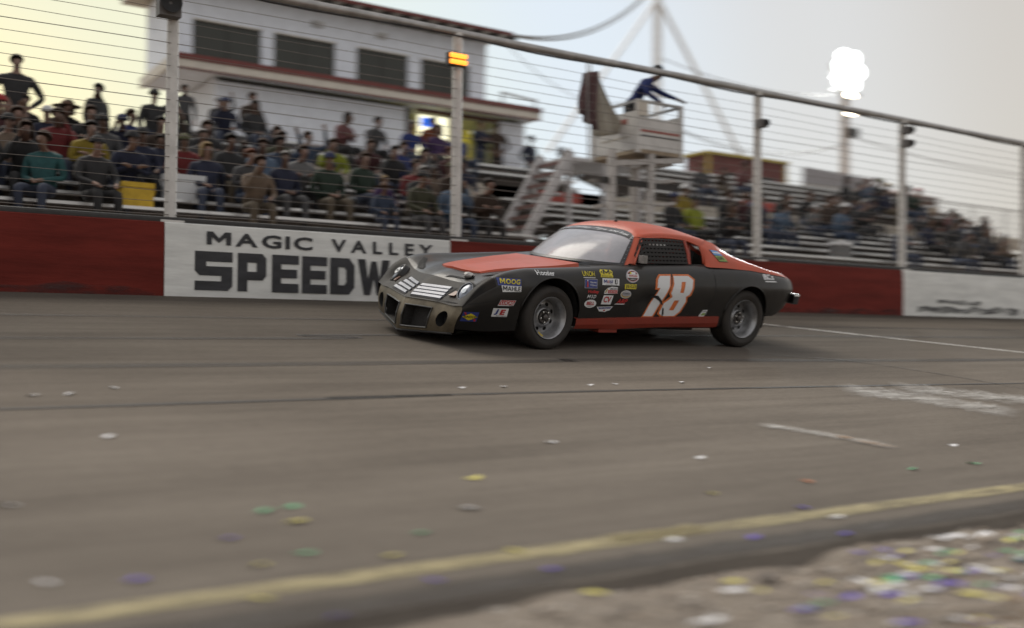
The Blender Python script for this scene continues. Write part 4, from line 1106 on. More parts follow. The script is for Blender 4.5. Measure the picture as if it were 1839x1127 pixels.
# rivets round the glass
mb = MB()
for v_ in np.linspace(.06, .95, 9):
    for u_ in (.965, -.975):
        p = ws_pt(u_, v_, .006); mb.lathe([(.008, 0), (.005, .005), (.0005, .006)], 6, 'Z', p)
mb.build('rivet', M_GRILLE, screen)
for sg in (-1, 1):
    F = (lambda pts: pts) if sg < 0 else mir
    # A pillar, roof side strip
    mb = MB(); mb.grid(np.stack([lim(F(AP), 14)*(1-t)+lim(F(AO), 14)*t+np.array([0, sg*.012*math.sin(math.pi*t), .004*math.sin(math.pi*t)]) for t in np.linspace(0, 1, 5)]))
    mb.build('pillar', P_ORANGE, car, smooth=True)
    top = lim(F(ROOFE), 22); bot = lim(F([(1.325, -.645, 1.118), (1.44, -.643, 1.134), (1.62, -.648, 1.145), (1.92, -.655, 1.135), (2.12, -.685, 1.085)]), 22)
    mb = MB(); mb.grid([[tuple(top[i]*(1-t)+bot[i]*t+np.array([0, sg*.012*math.sin(math.pi*t), .010*math.sin(math.pi*t)])) for t in np.linspace(0, 1, 5)] for i in range(22)])
    mb.build('roof_rail', P_ORANGE, car, smooth=True)
    # quarter / C pillar: from the roof crown edge sweeping down to the quarter panel
    fr = lim(F([(2.28, -.600, 1.152), (2.20, -.645, 1.125), (2.12, -.685, 1.085)])[:], 8)
    frl = lim(F(WR), 10)
    front_edge = np.vstack([fr, frl[1:]])
    m_ = len(front_edge)
    crest = lim(F([(2.28, -.600, 1.152), (2.41, -.618, 1.118), (2.52, -.645, 1.058), (2.66, -.685, 1.000), (2.87, -.732, .935), (3.10, -.765, .882), (3.34, -.765, .846), (3.50, -.74, .822)]), 26)
    foot = lim(F([(2.125, -.775, .90), (2.12, -.855, .874), (2.40, -.873, .873), (2.75, -.880, .858), (3.05, -.870, .838), (3.30, -.840, .812), (3.54, -.785, .778)]), 26)
    rear_e = lim(F([(3.50, -.74, .822), (3.54, -.785, .778)]), m_)
    CP = coons(crest, foot, front_edge, rear_e)
    for i in range(26):
        for j in range(m_):
            u, v = i/25, j/(m_-1); b_ = .022*math.sin(math.pi*v)*math.sin(math.pi*min(1, u*1.0)); CP[i, j] += np.array([0, sg*b_, b_*.5])
    # keep the panel just proud of the black quarter beneath it
    for i in range(26):
        for j in range(m_):
            x, y, z = CP[i, j]
            h = on_top(x, y, 0) if abs(y) < .9 else None
            if h is not None and x > 2.05 and h.z > z-.005 and h.z-z < .12: CP[i, j, 2] = h.z+.006
    mb = MB(); mb.grid(CP); q = mb.build('quarter_panel', P_ORANGE, car, smooth=True)
    mb = MB(); mb.grid([[(p[0]+.012, p[1]-sg*.022, p[2]-.010) for p in r_[:-1]] for r_ in CP[:23]]); mb.build('inner_trim', M_UNDER, q)
    # belt moulding under the window
    mb = MB(); mb.grid([[(x, sg*.775, .846+.042*(x-1.0)), (x, sg*.80, .862+.026*(x-1.0))] for x in np.linspace(1.03, 2.13, 12)]); mb.build('door_sill', P_BLACK, car)
    # window frame edge
    mb = MB(); mb.tube(list(lim(F(AO), 10))+list(lim(F(RAIL), 14))[1:]+list(lim(F(WR), 8))[1:], .011, 6); mb.build('window_frame', P_ORANGE, car, smooth=True)
# rear glass and deck lid
RGb = lim([(2.86, .725, .930), (2.98, .4, .945), (3.0, 0, .95), (2.98, -.4, .945), (2.86, -.725, .930)], 25)
mb = MB(); mb.grid(coons(rear_head, RGb, lim([(2.28, .60, 1.150), (2.41, .61, 1.108), (2.60, .655, 1.010), (2.86, .725, .925)], 10), lim([(2.28, -.60, 1.150), (2.41, -.61, 1.108), (2.60, -.655, 1.010), (2.86, -.725, .925)], 10)))
mb.build('rear_window', mat('rear_lexan', (.30, .30, .32), .12, alpha=.35), car, smooth=True)
mb = MB(); rows = []
for x in np.linspace(2.85, 3.56, 14):
    rows.append([(x, y, (on_top(x, y).z+.010)+(.03*max(0, (x-3.4)/.16))*(1-abs(y))) for y in np.linspace(-.75+max(0, x-3.3)*.2, .75-max(0, x-3.3)*.2, 19)])
mb.grid(rows); mb.build('deck_lid', P_ORANGE, car, smooth=True)
# rear bumper and tail
mb = MB(); pts = [(3.56, -.88, 0), (3.68, -.84, 0), (3.73, -.5, 0), (3.74, 0, 0), (3.73, .5, 0), (3.68, .84, 0), (3.56, .88, 0)]
C_ = cr(pts, 33); rows = [[(p[0]-.05, p[1]*.97, .615), (p[0], p[1], .612), (p[0]+.012, p[1], .58), (p[0], p[1], .50), (p[0]-.05, p[1]*.97, .495)] for p in C_]
mb.grid(rows); bumper = mb.build('rear_bumper', M_RUBBER, car, smooth=True, angle=30)
mb = MB(); mb.grid([[(p[0]-.05, p[1]*.97, .621), (p[0]+.002, p[1]*1.003, .618), (p[0]+.014, p[1]*1.003, .592)] for p in C_]); mb.build('chrome_strip', M_CHROME, bumper, smooth=True)
for sg in (-1, 1):
    MB().box(3.575, 3.595, sg*.45-.16, sg*.45+.16, .64, .73).build('tail_light', mat('tail_red', (.25, .02, .015), .3), car)
mb = MB(); mb.grid([[(x, y, z) for y in np.linspace(-.80, .80, 5)] for x, z in ((3.05, .34), (3.22, .345), (3.42, .43), (3.57, .53))]); mb.build('rear_valance', M_UNDER, car)

# cabin: dash, seat, cage, net
mb = MB(); mb.box(.98, 1.16, -.70, .70, .74, .845); mb.box(.62, .98, -.62, .62, .70, .72); mb.build('dashboard', M_UNDER, car)
mb = MB(); mb.box(.66, .72, -.78, .78, .25, .80); mb.build('bulkhead', M_UNDER, car)
for b_ in ((2.36, 2.40, -.78, .78, .25, .77), (2.46, 2.48, -.60, .60, .815, 1.0), (-.80, -.78, -.72, .72, .2, .40)): MB().box(*b_).build('bulkhead', M_UNDER, car)
MB().box(2.40, 2.95, -.66, .66, .78, .81).build('rear_shelf', M_UNDER, car)
for sg in (-1, 1): MB().box(1.0, 2.36, sg*.74-.01, sg*.74+.01, .26, .835).build('door_inner', M_UNDER, car)
mb = MB(); mb.box(1.55, 1.95, -.60, -.18, .34, .44)
mb.prism([(1.90, -.61, .40), (2.00, -.61, .40), (2.14, -.61, 1.02), (2.06, -.61, 1.04)], (0, .44, 0)); mb.prism([(2.04, -.52, 1.0), (2.14, -.52, 1.0), (2.16, -.52, 1.12), (2.08, -.52, 1.13)], (0, .26, 0))
mb.build('racing_seat', mat('seat_black', (.02, .02, .022), .7), car)
P_CAGE = mat('cage_red', (.33, .05, .028), .45)
mb = MB()
for sg in (-1, 1):
    mb.tube([(2.02, sg*.66, .3), (2.02, sg*.67, .86), (2.03, sg*.60, 1.10), (1.98, sg*.50, 1.145)], .022, 8)
    mb.tube([(1.24, sg*.60, 1.08), (1.6, sg*.61, 1.125), (2.03, sg*.60, 1.10)], .022, 8); mb.tube([(1.24, sg*.60, 1.08), (1.06, sg*.70, .80), (1.06, sg*.70, .3)], .022, 8)
    mb.tube([(1.06, sg*.71, .62), (2.02, sg*.70, .66)], .022, 8); mb.tube([(1.06, sg*.71, .45), (2.02, sg*.70, .45)], .022, 8)
    mb.tube([(2.03, sg*.58, 1.09), (2.75, sg*.5, .84)], .022, 8)
mb.tube([(2.02, -.62, 1.12), (2.02, 0, 1.155), (2.02, .62, 1.12)], .022, 8); mb.tube([(1.25, -.58, 1.10), (1.27, 0, 1.14), (1.25, .58, 1.10)], .022, 8)
mb.tube([(2.02, -.66, .78), (2.02, .66, .78)], .022, 8); mb.tube([(2.02, -.62, 1.1), (2.02, .6, .5)], .022, 8)
mb.build('roll_cage', P_CAGE, car, smooth=True)
mb = MB(); mb.tube([(1.30+.03*math.sin(t), -.38+.17*math.cos(t), .86+.17*math.sin(t)) for t in np.linspace(0, 2*math.pi, 25)[:-1]], .014, 6, closed=True); mb.tube([(1.12, -.38, .80), (1.30, -.38, .86)], .02, 6)
for t in (0, 2.1, 4.2): mb.bar((1.3, -.38, .86), (1.30+.03*math.sin(t), -.38+.17*math.cos(t), .86+.17*math.sin(t)), .02, .008)
mb.build('steering_wheel', M_UNDER, car)
net = MB(); M_NET = mat('net_webbing', (.022, .020, .019), .85)
def net_pt(x, v):
    t = (x-1.05)/1.1
    zb = .868+.028*t; yb = -.772
    k = max(0., min(1., (x-1.08)/.19)); zt = .87+k*(1.128-.87) if x < 1.27 else 1.128+.008*math.sin((x-1.27)*4)
    yt = -.772+(-.655+.772)*(zt-.868)/(1.13-.868)
    return Vector((x, yb+(yt-yb)*v-.006-.012*math.sin(math.pi*v)*math.sin(math.pi*min(1, max(0, (x-1.1)/.8))), zb+(zt-zb)*v))
for x in np.arange(1.15, 1.90, .052):
    net.grid([[net_pt(x-.014, v), net_pt(x+.014, v)] for v in np.linspace(0, 1, 8)])
for v in np.linspace(.04, .98, 7):
    net.grid([[net_pt(x, max(0, v-.05))+Vector((0, -.004, 0)), net_pt(x, min(1, v+.05))+Vector((0, -.004, 0))] for x in np.linspace(1.14, 1.90, 16)])
net.build('window_net', M_NET, car, fix=False)
mb = MB(); mb.tube([(1.905, -.775, .885), (1.91, -.735, 1.0), (1.90, -.672, 1.128)], .016, 8); mb.build('window_bar', P_CAGE, car)
mb = MB(); mb.box(1.16, 1.22, -.86, -.79, .875, .955); mb.box(1.18, 1.20, -.79, -.76, .88, .90); mr_ = mb.build('side_mirror', mat('mirror_grey', (.22, .21, .20), .4, var=.3), car)
MB().box(1.235, 1.265, -.80, -.775, .885, .935).build('amber_reflector', mat('reflector_orange', (.50, .13, .03), .4), car)

# ---- wheels
def tyre_profile():
    w = .120; r0, r1 = .206, .322
    return [(r0, -w*.90), (r0+.015, -w*1.0), (r0+.05, -w*1.12), (r1-.045, -w*1.12), (r1-.018, -w*1.02), (r1-.004, -w*.86), (r1, -w*.60), (r1+.001, 0), (r1, w*.6), (r1-.004, w*.86), (r1-.018, w*1.02), (r1-.05, w*1.1), (r0, w*.9)]
tp = cr([(a, b, 0) for a, b in tyre_profile()], 40)[:, :2]
def wheel(name, x, sg, out):
    t = empty(name); t.parent = car; t.location = (x, sg*out, .322)
    if sg > 0: t.rotation_euler = (0, 0, math.pi)
    return t
tm = MB(); tm.lathe([tuple(p) for p in tp], 72); tyre_me = tm.mesh('tyre', M_TYRE, True, angle=50)
rm = MB(); rm.lathe([(.210, -.112), (.214, -.119), (.210, -.126), (.203, -.122), (.197, -.106), (.182, -.090), (.172, -.04), (.169, .10), (.205, .112)], 64); rim_me = rm.mesh('rim', M_RIM, True, angle=40)
# disc with eight slots
def disc_mesh():
    mb = MB(); nr, nt = 13, 96; rs = np.linspace(.066, .170, nr)
    prof = lambda r_: .004-.040*math.exp(-((r_-.085)/.022)**2)+.02*((r_-.1)/.07)**2*0
    inside = np.zeros((nr, nt), bool); V = np.zeros((nr, nt, 3))
    for i, r_ in enumerate(rs):
        for k in range(nt):
            a = 2*math.pi*k/nt; a0 = round(a/(math.pi/4))*math.pi/4
            dx, dy = r_*math.cos(a-a0)-.132, r_*math.sin(a-a0); e_ = math.hypot(dx/.019, dy/.024)
            inside[i, k] = e_ < 1
            rr_, aa = r_, a
            if e_ < 1:
                e_ = max(e_, .02); px, py = .132+dx/e_, dy/e_; rr_ = math.hypot(px, py); aa = a0+math.atan2(py, px)
            V[i, k] = (rr_*math.cos(aa), prof(rr_), rr_*math.sin(aa))
    fs = []
    for i in range(nr-1):
        for k in range(nt):
            c = [(i, k), (i, (k+1) % nt), (i+1, (k+1) % nt), (i+1, k)]
            if all(inside[q] for q in c): continue
            fs.append(tuple(q[0]*nt+q[1] for q in c))
    mb.add([q for r_ in V for q in r_], fs); return mb.mesh('wheel_disc', M_RIM, True, angle=40)
disc_me = disc_mesh()
hm = MB(); hm.lathe([(.066, -.030), (.060, -.040), (.048, -.041), (.047, -.022), (.030, -.020), (.029, -.060), (.020, -.068), (.0005, -.069)], 24); hub_me = hm.mesh('hub', mat('hub_dark', (.10, .09, .085), .5, metal=.6, var=.3), True, angle=40)
nm = MB()
for k in range(5):
    a = 2*math.pi*k/5; nm.lathe([(.0105, -.030), (.0105, -.054), (.0005, -.056)], 6, 'Y', (.056*math.cos(a), 0, .056*math.sin(a)))
nut_me = nm.mesh('lug_nuts', M_CHROME)
bk = MB(); bk.lathe([(.168, .02), (.0005, .02)], 32); bk_me = bk.mesh('brake_drum', M_UNDER)
ye = MB(); ye.grid([[(r_*math.cos(a), -.1235+(.204-r_)*.25, r_*math.sin(a)) for r_ in (.186, .202)] for a in np.linspace(-1.95, -1.55, 8)]); ye_me = ye.mesh('yellow_mark', mat('mark_yellow', (.45, .33, .04), .5))
for x in (0., 2.745):
    for sg in (-1, 1):
        t = wheel('wheel', x, sg, .770 if x == 0 else .765)
        link('tyre', tyre_me, t); rim = link('rim', rim_me, t); link('wheel_disc', disc_me, t); link('hub', hub_me, t); link('lug_nuts', nut_me, t); link('brake_drum', bk_me, t)
        if sg < 0 and x == 0: link('yellow_mark', ye_me, t)
        t.rotation_euler.y = .4 if x == 0 else 1.0
        if x == 0: t.rotation_euler.z += R(3); t.scale = (.955, 1, .955); t.location.z = .3075

# ---- numbers and stickers on the left side
def cut_grid(me, step=.05):
    bm = bmesh.new(); bm.from_mesh(me)
    for ax in (0, 2):
        cs = [v.co[ax] for v in bm.verts]; lo, hi = min(cs), max(cs); k = math.ceil(lo/step)*step
        while k < hi:
            n_ = Vector((0, 0, 0)); n_[ax] = 1; c = Vector((0, 0, 0)); c[ax] = k
            bmesh.ops.bisect_plane(bm, geom=bm.verts[:]+bm.edges[:]+bm.faces[:], plane_co=c, plane_no=n_); k += step
    bm.to_mesh(me); bm.free()
def side_decal(name, polys, m, off, parent=None, holes=None, step=.05, surf=None):
    """polys: list of outlines (x, z); or (verts, faces)"""
    mb = MB()
    if isinstance(polys, tuple): mb.add([(x, 0, z) for x, z in polys[0]], polys[1])
    else:
        for p in polys:
            loops = [[Vector((x, 0, z)) for x, z in p]]
            if holes: loops += [[Vector((x, 0, z)) for x, z in h] for h in holes]
            pts = [q for l_ in loops for q in l_]; mb.add(pts, [tuple(t) for t in tessellate_polygon(loops)])
    me = mb.mesh(name, m, fix=False)
    if step: cut_grid(me, step)
    for v in me.vertices: v.co = (surf or on_side)(v.co.x, v.co.z, off)
    bm = bmesh.new(); bm.from_mesh(me)
    for f in bm.faces:
        f.normal_update()
        if f.normal.y > 0: f.normal_flip()
    bm.to_mesh(me); bm.free(); me.update()
    return link(name, me, parent or car)
def dm(name, c): return mat('decal_'+name, c, .42, var=.12, scale=25)
D_W, D_K, D_R, D_B, D_Y, D_O = dm('white', (.66, .67, .68)), dm('black', (.015, .015, .016)), dm('red', (.42, .03, .03)), dm('blue', (.03, .045, .20)), dm('yellow', (.62, .52, .03)), dm('orange', (.62, .16, .04))
D_G = dm('green', (.22, .33, .08)); D_SKY = dm('sky', (.12, .26, .55)); D_TAN = dm('tan', (.42, .30, .12)); D_GREY = dm('grey', (.33, .33, .36))
one=[(1.363, 0.775), (1.537, 0.781), (1.536, 0.656), (1.367, 0.321), (1.204, 0.32), (1.361, 0.619), (1.317, 0.618), (1.322, 0.728)]
onew=[(1.376, 0.758), (1.52, 0.763), (1.514, 0.657), (1.352, 0.338), (1.227, 0.337), (1.383, 0.638), (1.343, 0.637), (1.35, 0.72)]
eig=[(1.559, 0.782), (1.786, 0.789), (1.873, 0.741), (1.863, 0.636), (1.834, 0.565), (1.79, 0.548), (1.804, 0.503), (1.75, 0.384), (1.673, 0.327), (1.48, 0.325), (1.417, 0.366), (1.45, 0.487), (1.542, 0.551), (1.518, 0.586), (1.555, 0.684)]
eigw=[(1.566, 0.764), (1.778, 0.771), (1.849, 0.733), (1.838, 0.641), (1.808, 0.577), (1.764, 0.554), (1.779, 0.503), (1.728, 0.393), (1.662, 0.344), (1.488, 0.342), (1.44, 0.373), (1.473, 0.478), (1.572, 0.549), (1.544, 0.586), (1.578, 0.683)]
h1=[(1.683, 0.708), (1.742, 0.71), (1.72, 0.595), (1.669, 0.594)]
h2=[(1.613, 0.513), (1.68, 0.515), (1.635, 0.406), (1.568, 0.405)]
for nm_, o_, w_, hs in (('numeral_one', one, onew, None), ('numeral_eight', eig, eigw, [h1, h2])):
    a = side_decal(nm_, [o_], D_O, .003, step=.035)
    side_decal('white_face', [w_], D_W, .006, a, hs, step=.035)
dark_arc=[(1.276, .557), (1.37, .559), (1.429, .514), (1.461, .469), (1.445, .461), (1.397, .505), (1.336, .533), (1.273, .537)]
dark_arc2=[(1.466, .436), (1.489, .423), (1.505, .367), (1.498, .339), (1.485, .344), (1.476, .386)]
side_decal('dark_mark', [dark_arc], D_K, .009, step=.04); side_decal('dark_mark', [dark_arc2], D_K, .009, step=.04)  # dark shapes laid over the white numerals
def rect(x, z, w, h, sk=0): return [(x-w/2-sk, z-h/2), (x+w/2-sk, z-h/2), (x+w/2+sk, z+h/2), (x-w/2+sk, z+h/2)]
def oval(x, z, w, h, n=28): return [(x+w/2*math.cos(2*math.pi*k/n), z+h/2*math.sin(2*math.pi*k/n)) for k in range(n)]
def letters(parent, txt, x, z, w, h, m, off=.0075, name='lettering', **k):
    v, f = fit_text(txt, w, h, **k); return side_decal(name, ([(x-w/2+p, z-h/2+q) for p, q in v], f), m, off, parent, step=0)
def decal(poly, m, label=None, off=.0035):
    o = side_decal('sponsor_decal', [poly], m, off, step=.05)
    if label: o['label'] = label
    return o
def sub(parent, poly, m, off=.0055, name='panel'): return side_decal(name, [poly], m, off, parent, step=.05)
# front fender
d = decal(rect(-.504, .637, .235, .066), D_B, 'blue decal with yellow lettering on the front fender'); letters(d, 'MOOG', -.50, .642, .20, .044, D_Y, bold=.028, shear=.12)
d = decal([(-.59, .605), (-.385, .605), (-.385, .553), (-.575, .545)], D_W, 'white decal with black lettering, corner peeled, on the front fender'); letters(d, 'MAHLE', -.485, .579, .18, .042, D_K, bold=.014)
d = decal(rect(-.512, .443, .165, .055, .01), D_W, 'red and white decal behind the front bumper'); sub(d, rect(-.512, .447, .155, .044, .01), D_R); letters(d, 'LUCAS', -.512, .447, .14, .030, D_W, off=.0085, bold=.02, shear=.2); letters(d, 'OIL', -.46, .421, .05, .010, D_K)
d = decal(rect(-.559, .350, .165, .082), D_W, 'white decal with red and blue letters ahead of the front wheel'); letters(d, 'J', -.60, .356, .045, .055, D_B, bold=.05, shear=.15); letters(d, 'E', -.535, .356, .06, .052, D_R, bold=.05, shear=.15); letters(d, 'PISTONS', -.54, .318, .11, .010, D_K)
d = decal(rect(-.85, .300, .155, .092), D_B, 'blue and yellow diamond decal on the front corner'); sub(d, [(-.924, .300), (-.85, .266), (-.776, .300), (-.85, .334)], D_Y)
sub(d, [(-.92, .342), (-.90, .342), (-.885, .318), (-.90, .318)], D_R); sub(d, [(-.81, .282), (-.79, .282), (-.78, .258), (-.80, .258)], D_R); letters(d, 'SUNOCO', -.85, .301, .125, .022, D_K, off=.009, bold=.02, shear=.1)
d = letters(car, 'Hoosier', -.10, .735, .20, .042, D_W, off=.004, name='sponsor_decal', bold=.015)
# door cluster
d = letters(car, 'UNOH', .42, .748, .155, .046, D_Y, off=.004, name='sponsor_decal', bold=.012); side_decal('underline', [rect(.425, .712, .155, .006)], D_W, .004, d)
d = decal([(.565, .775), (.585, .792), (.715, .792), (.735, .775), (.725, .748), (.735, .745), (.735, .722), (.572, .722), (.575, .747)], D_Y, 'yellow decal with a black winged letter on the front fender'); letters(d, 'M', .65, .770, .085, .036, D_K, bold=.012); letters(d, 'MECHANIX WEAR', .655, .734, .14, .011, D_K)
for sx in (-1, 1): sub(d, [(.65+sx*.05, .782), (.65+sx*.075, .770), (.65+sx*.05, .758), (.65+sx*.056, .770)], D_K)
d = decal(rect(.446, .655, .165, .090), D_GREY, 'blue framed decal with pale lettering'); sub(d, rect(.446, .655, .155, .080), D_B); letters(d, 'Sherwin', .473, .668, .082, .018, D_W, off=.009); letters(d, 'Williams', .473, .641, .086, .016, D_W, off=.009)
sub(d, [(.385, .622), (.412, .622), (.405, .655), (.402, .682), (.394, .682), (.392, .655)], D_R, .0085); sub(d, rect(.398, .684, .010, .012), D_W, .009)
d = decal(rect(.705, .679, .225, .066), D_W, 'white decal with blue and red lettering'); letters(d, 'M', .632, .682, .042, .036, D_B, bold=.01); letters(d, 'o', .669, .678, .024, .027, D_R, bold=.012); letters(d, 'bil', .707, .682, .042, .037, D_B, bold=.01); sub(d, rect(.775, .682, .034, .044), D_K); letters(d, '1', .775, .682, .012, .032, D_W, off=.0095, bold=.02); letters(d, 'Official Motor Oil', .71, .652, .15, .007, D_K)
d = decal(oval(.998, .742, .180, .128), D_GREY, 'round pale decal with red ring and lettering on the door'); sub(d, oval(.998, .742, .164, .114), D_W); sub(d, oval(.998, .742, .152, .104), D_R, .0065); sub(d, oval(.998, .742, .138, .094), D_K, .0075)
sub(d, rect(.998, .744, .150, .036), D_W, .0085); letters(d, 'WHELEN', .998, .745, .115, .022, D_R, off=.0105, bold=.02); sub(d, rect(1.0, .772, .075, .018), D_W, .0085); sub(d, rect(.972, .772, .022, .018), D_Y, .0095); letters(d, 'SERIES', .998, .711, .07, .012, D_W, off=.0095)
d = letters(car, 'JEGS', .975, .638, .165, .054, D_Y, off=.004, name='sponsor_decal', bold=.05); sub(d, rect(.972, .638, .155, .044), D_Y, .003)
letters(d, 'JEGS', .975, .638, .15, .040, D_K, off=.008, bold=.0)
d = letters(car, 'Holley', .485, .574, .140, .040, D_R, off=.004, name='sponsor_decal', bold=.04); d = letters(car, 'MSD', .469, .530, .115, .034, D_W, off=.004, name='sponsor_decal', bold=.015, shear=.3)
d = decal([(.625, .560), (.80, .566), (.80, .628), (.72, .632), (.665, .618), (.628, .590)], D_W, 'white and red decal with a curved stripe'); letters(d, 'LINCOLN', .742, .612, .10, .020, D_K, bold=.02); sub(d, rect(.733, .583, .125, .030), D_R); letters(d, 'ELECTRIC', .735, .583, .11, .014, D_W, off=.008); sub(d, [(.632, .572), (.650, .572), (.672, .614), (.662, .613), (.642, .596)], D_TAN)
d = decal(oval(.918, .560, .145, .080), D_W, 'oval decal with a gold band'); sub(d, oval(.918, .560, .130, .068), D_TAN); sub(d, oval(.922, .567, .122, .052), D_GREY, .0065); letters(d, 'CHAMPION', .92, .568, .09, .014, D_K, off=.0085)
d = decal(oval(.471, .458, .155, .082), D_W, 'white oval decal with red lettering'); letters(d, 'BELL', .471, .463, .10, .034, D_R, bold=.03); letters(d, 'HELMETS', .471, .434, .07, .009, D_K)
d = decal(rect(.682, .500, .130, .092, .008), D_W, 'white square decal with two large red letters'); letters(d, 'CV', .682, .505, .10, .060, D_R, bold=.03, shear=.1)
d = letters(car, 'ARP', .885, .490, .150, .048, D_R, off=.005, name='sponsor_decal', bold=.04, shear=.35); side_decal('underline', [rect(.86, .460, .13, .008, .01)], D_W, .0045, d)
d = decal([(.565, .428), (.78, .434), (.745, .392), (.715, .388), (.69, .376), (.655, .380), (.61, .382)], D_W, 'pale winged decal with blue lettering and a red star'); sub(d, [(.585, .423), (.76, .428), (.745, .410), (.600, .405)], D_B); letters(d, 'PERFORMANCE', .672, .416, .13, .010, D_W, off=.0085); sub(d, [(.655, .390), (.672, .402), (.69, .391), (.673, .384)], D_R)
# rear of the car
d = decal([(2.03, .342), (2.115, .345), (2.145, .418), (2.075, .414)], D_W, 'small white and green decal ahead of the rear wheel'); sub(d, [(2.06, .355), (2.11, .357), (2.122, .385), (2.072, .378)], D_G); sub(d, [(2.075, .392), (2.125, .394), (2.135, .410), (2.085, .407)], D_GREY)
d = letters(car, 'Bills', 3.06, .800, .185, .058, D_W, off=.004, name='sponsor_decal', bold=.03); side_decal('underline', [rect(3.085, .752, .20, .013)], D_W, .004, d)
# sky and field decal on the C pillar
qbm = bmesh.new()
for o in car.children:
    if o.name.startswith('quarter_panel'): qbm.from_mesh(o.data)
QB = BVHTree.FromBMesh(qbm); qbm.free()
def on_quarter(x, z, off=.004):
    h, nrm, _, _ = QB.ray_cast(Vector((x, -2.0, z)), Vector((0, 1, 0)), 1.95)
    if h is None: return on_side(x, z, off)
    if nrm.y > 0: nrm = -nrm
    return h+nrm*off
cpd = side_decal('sponsor_decal', [[(2.225, 1.055), (2.36, 1.046), (2.44, .935), (2.30, .935)]], D_K, .004, step=.04, surf=on_quarter); cpd['label'] = 'blue sky over green field decal on the rear pillar'
side_decal('panel', [[(2.235, 1.050), (2.355, 1.042), (2.392, .995), (2.262, .999)]], D_SKY, .007, cpd, step=.04, surf=on_quarter); side_decal('panel', [[(2.264, .995), (2.393, .991), (2.430, .940), (2.303, .940)]], D_G, .007, cpd, step=.04, surf=on_quarter)
v, f = fit_text('LIFE', .085, .030, bold=.02); side_decal('lettering', ([(2.305+p+q*-.5, .953+q) for p, q in v], f), D_K, .010, cpd, step=0, surf=on_quarter)
side_decal('panel', [[(2.25, 1.030), (2.37, 1.024), (2.378, 1.014), (2.257, 1.019)]], D_W, .0095, cpd, step=.04, surf=on_quarter)
# door seams
for pts in ([(1.02, .84), (1.0, .6), (1.02, .32)], [(2.16, .88), (2.19, .6), (2.10, .33)]):
    c = cr(pts, 14); mb = MB(); mb.grid([[on_side(x-.004, z, .0018), on_side(x+.004, z, .0018)] for x, z in c]); mb.build('panel_gap', M_HOLE, car, fix=False)
c = cr([(-1.0, .398), (-.8, .43), (-.6, .465), (-.36, .478)], 16); mb = MB(); mb.grid([[on_side(x, z-.004, .0018), on_side(x, z+.004, .0018)] for x, z in c]); mb.build('panel_gap', M_HOLE, car, fix=False)
# ------------------------------------------------------------------ people
PM = {}
def pm(name, c, rough=.85):
    return mat('cloth_'+name.replace(' ', '_'), tuple(x*.42 for x in c), rough, var=.22, scale=14)
TOPS = {'black': (.016, .016, .017), 'charcoal': (.045, .045, .048), 'grey': (.16, .16, .165), 'pale grey': (.30, .30, .30), 'navy': (.018, .024, .065), 'royal blue': (.02, .045, .24),
        'light blue': (.16, .24, .36), 'denim blue': (.055, .085, .15), 'teal': (.03, .15, .155), 'dark green': (.022, .050, .028), 'olive': (.075, .075, .035), 'brown': (.075, .042, .025), 'maroon': (.095, .018, .022),
        'red': (.26, .022, .022), 'dusty pink': (.28, .11, .11), 'purple': (.085, .035, .14), 'orange': (.36, .085, .02), 'yellow': (.42, .30, .02), 'lime yellow': (.42, .48, .03), 'white': (.48, .48, .48), 'tan': (.28, .20, .14)}
LEGS = {'black': TOPS['black'], 'dark jeans': (.028, .036, .060), 'blue jeans': (.06, .09, .16), 'khaki': (.17, .13, .085), 'grey': (.11, .11, .115), 'brown': (.055, .035, .024)}
HAIR = {'dark hair': (.012, .009, .008), 'brown hair': (.045, .025, .015), 'blond hair': (.22, .15, .07), 'grey hair': (.22, .21, .20), 'red hair': (.12, .04, .018)}
CAPS = {'black cap': TOPS['black'], 'red cap': TOPS['red'], 'white cap': TOPS['white'], 'navy cap': TOPS['navy'], 'camouflage cap': TOPS['olive'], 'grey beanie': TOPS['grey'], 'wide straw hat': (.32, .24, .13), 'wide brown hat': (.09, .05, .03)}
SKINS = [(.30, .175, .125), (.36, .22, .165), (.24, .135, .09), (.17, .09, .06), (.33, .19, .14)]
M_SKIN = [mat('skin_tone_%s' % 'abcde'[i], tuple(x*.60 for x in c), .6) for i, c in enumerate(SKINS)]
M_SHOE = mat('shoe_dark', (.03, .028, .027), .7); M_EYE = mat('eye_dark', (.02, .015, .012), .4)

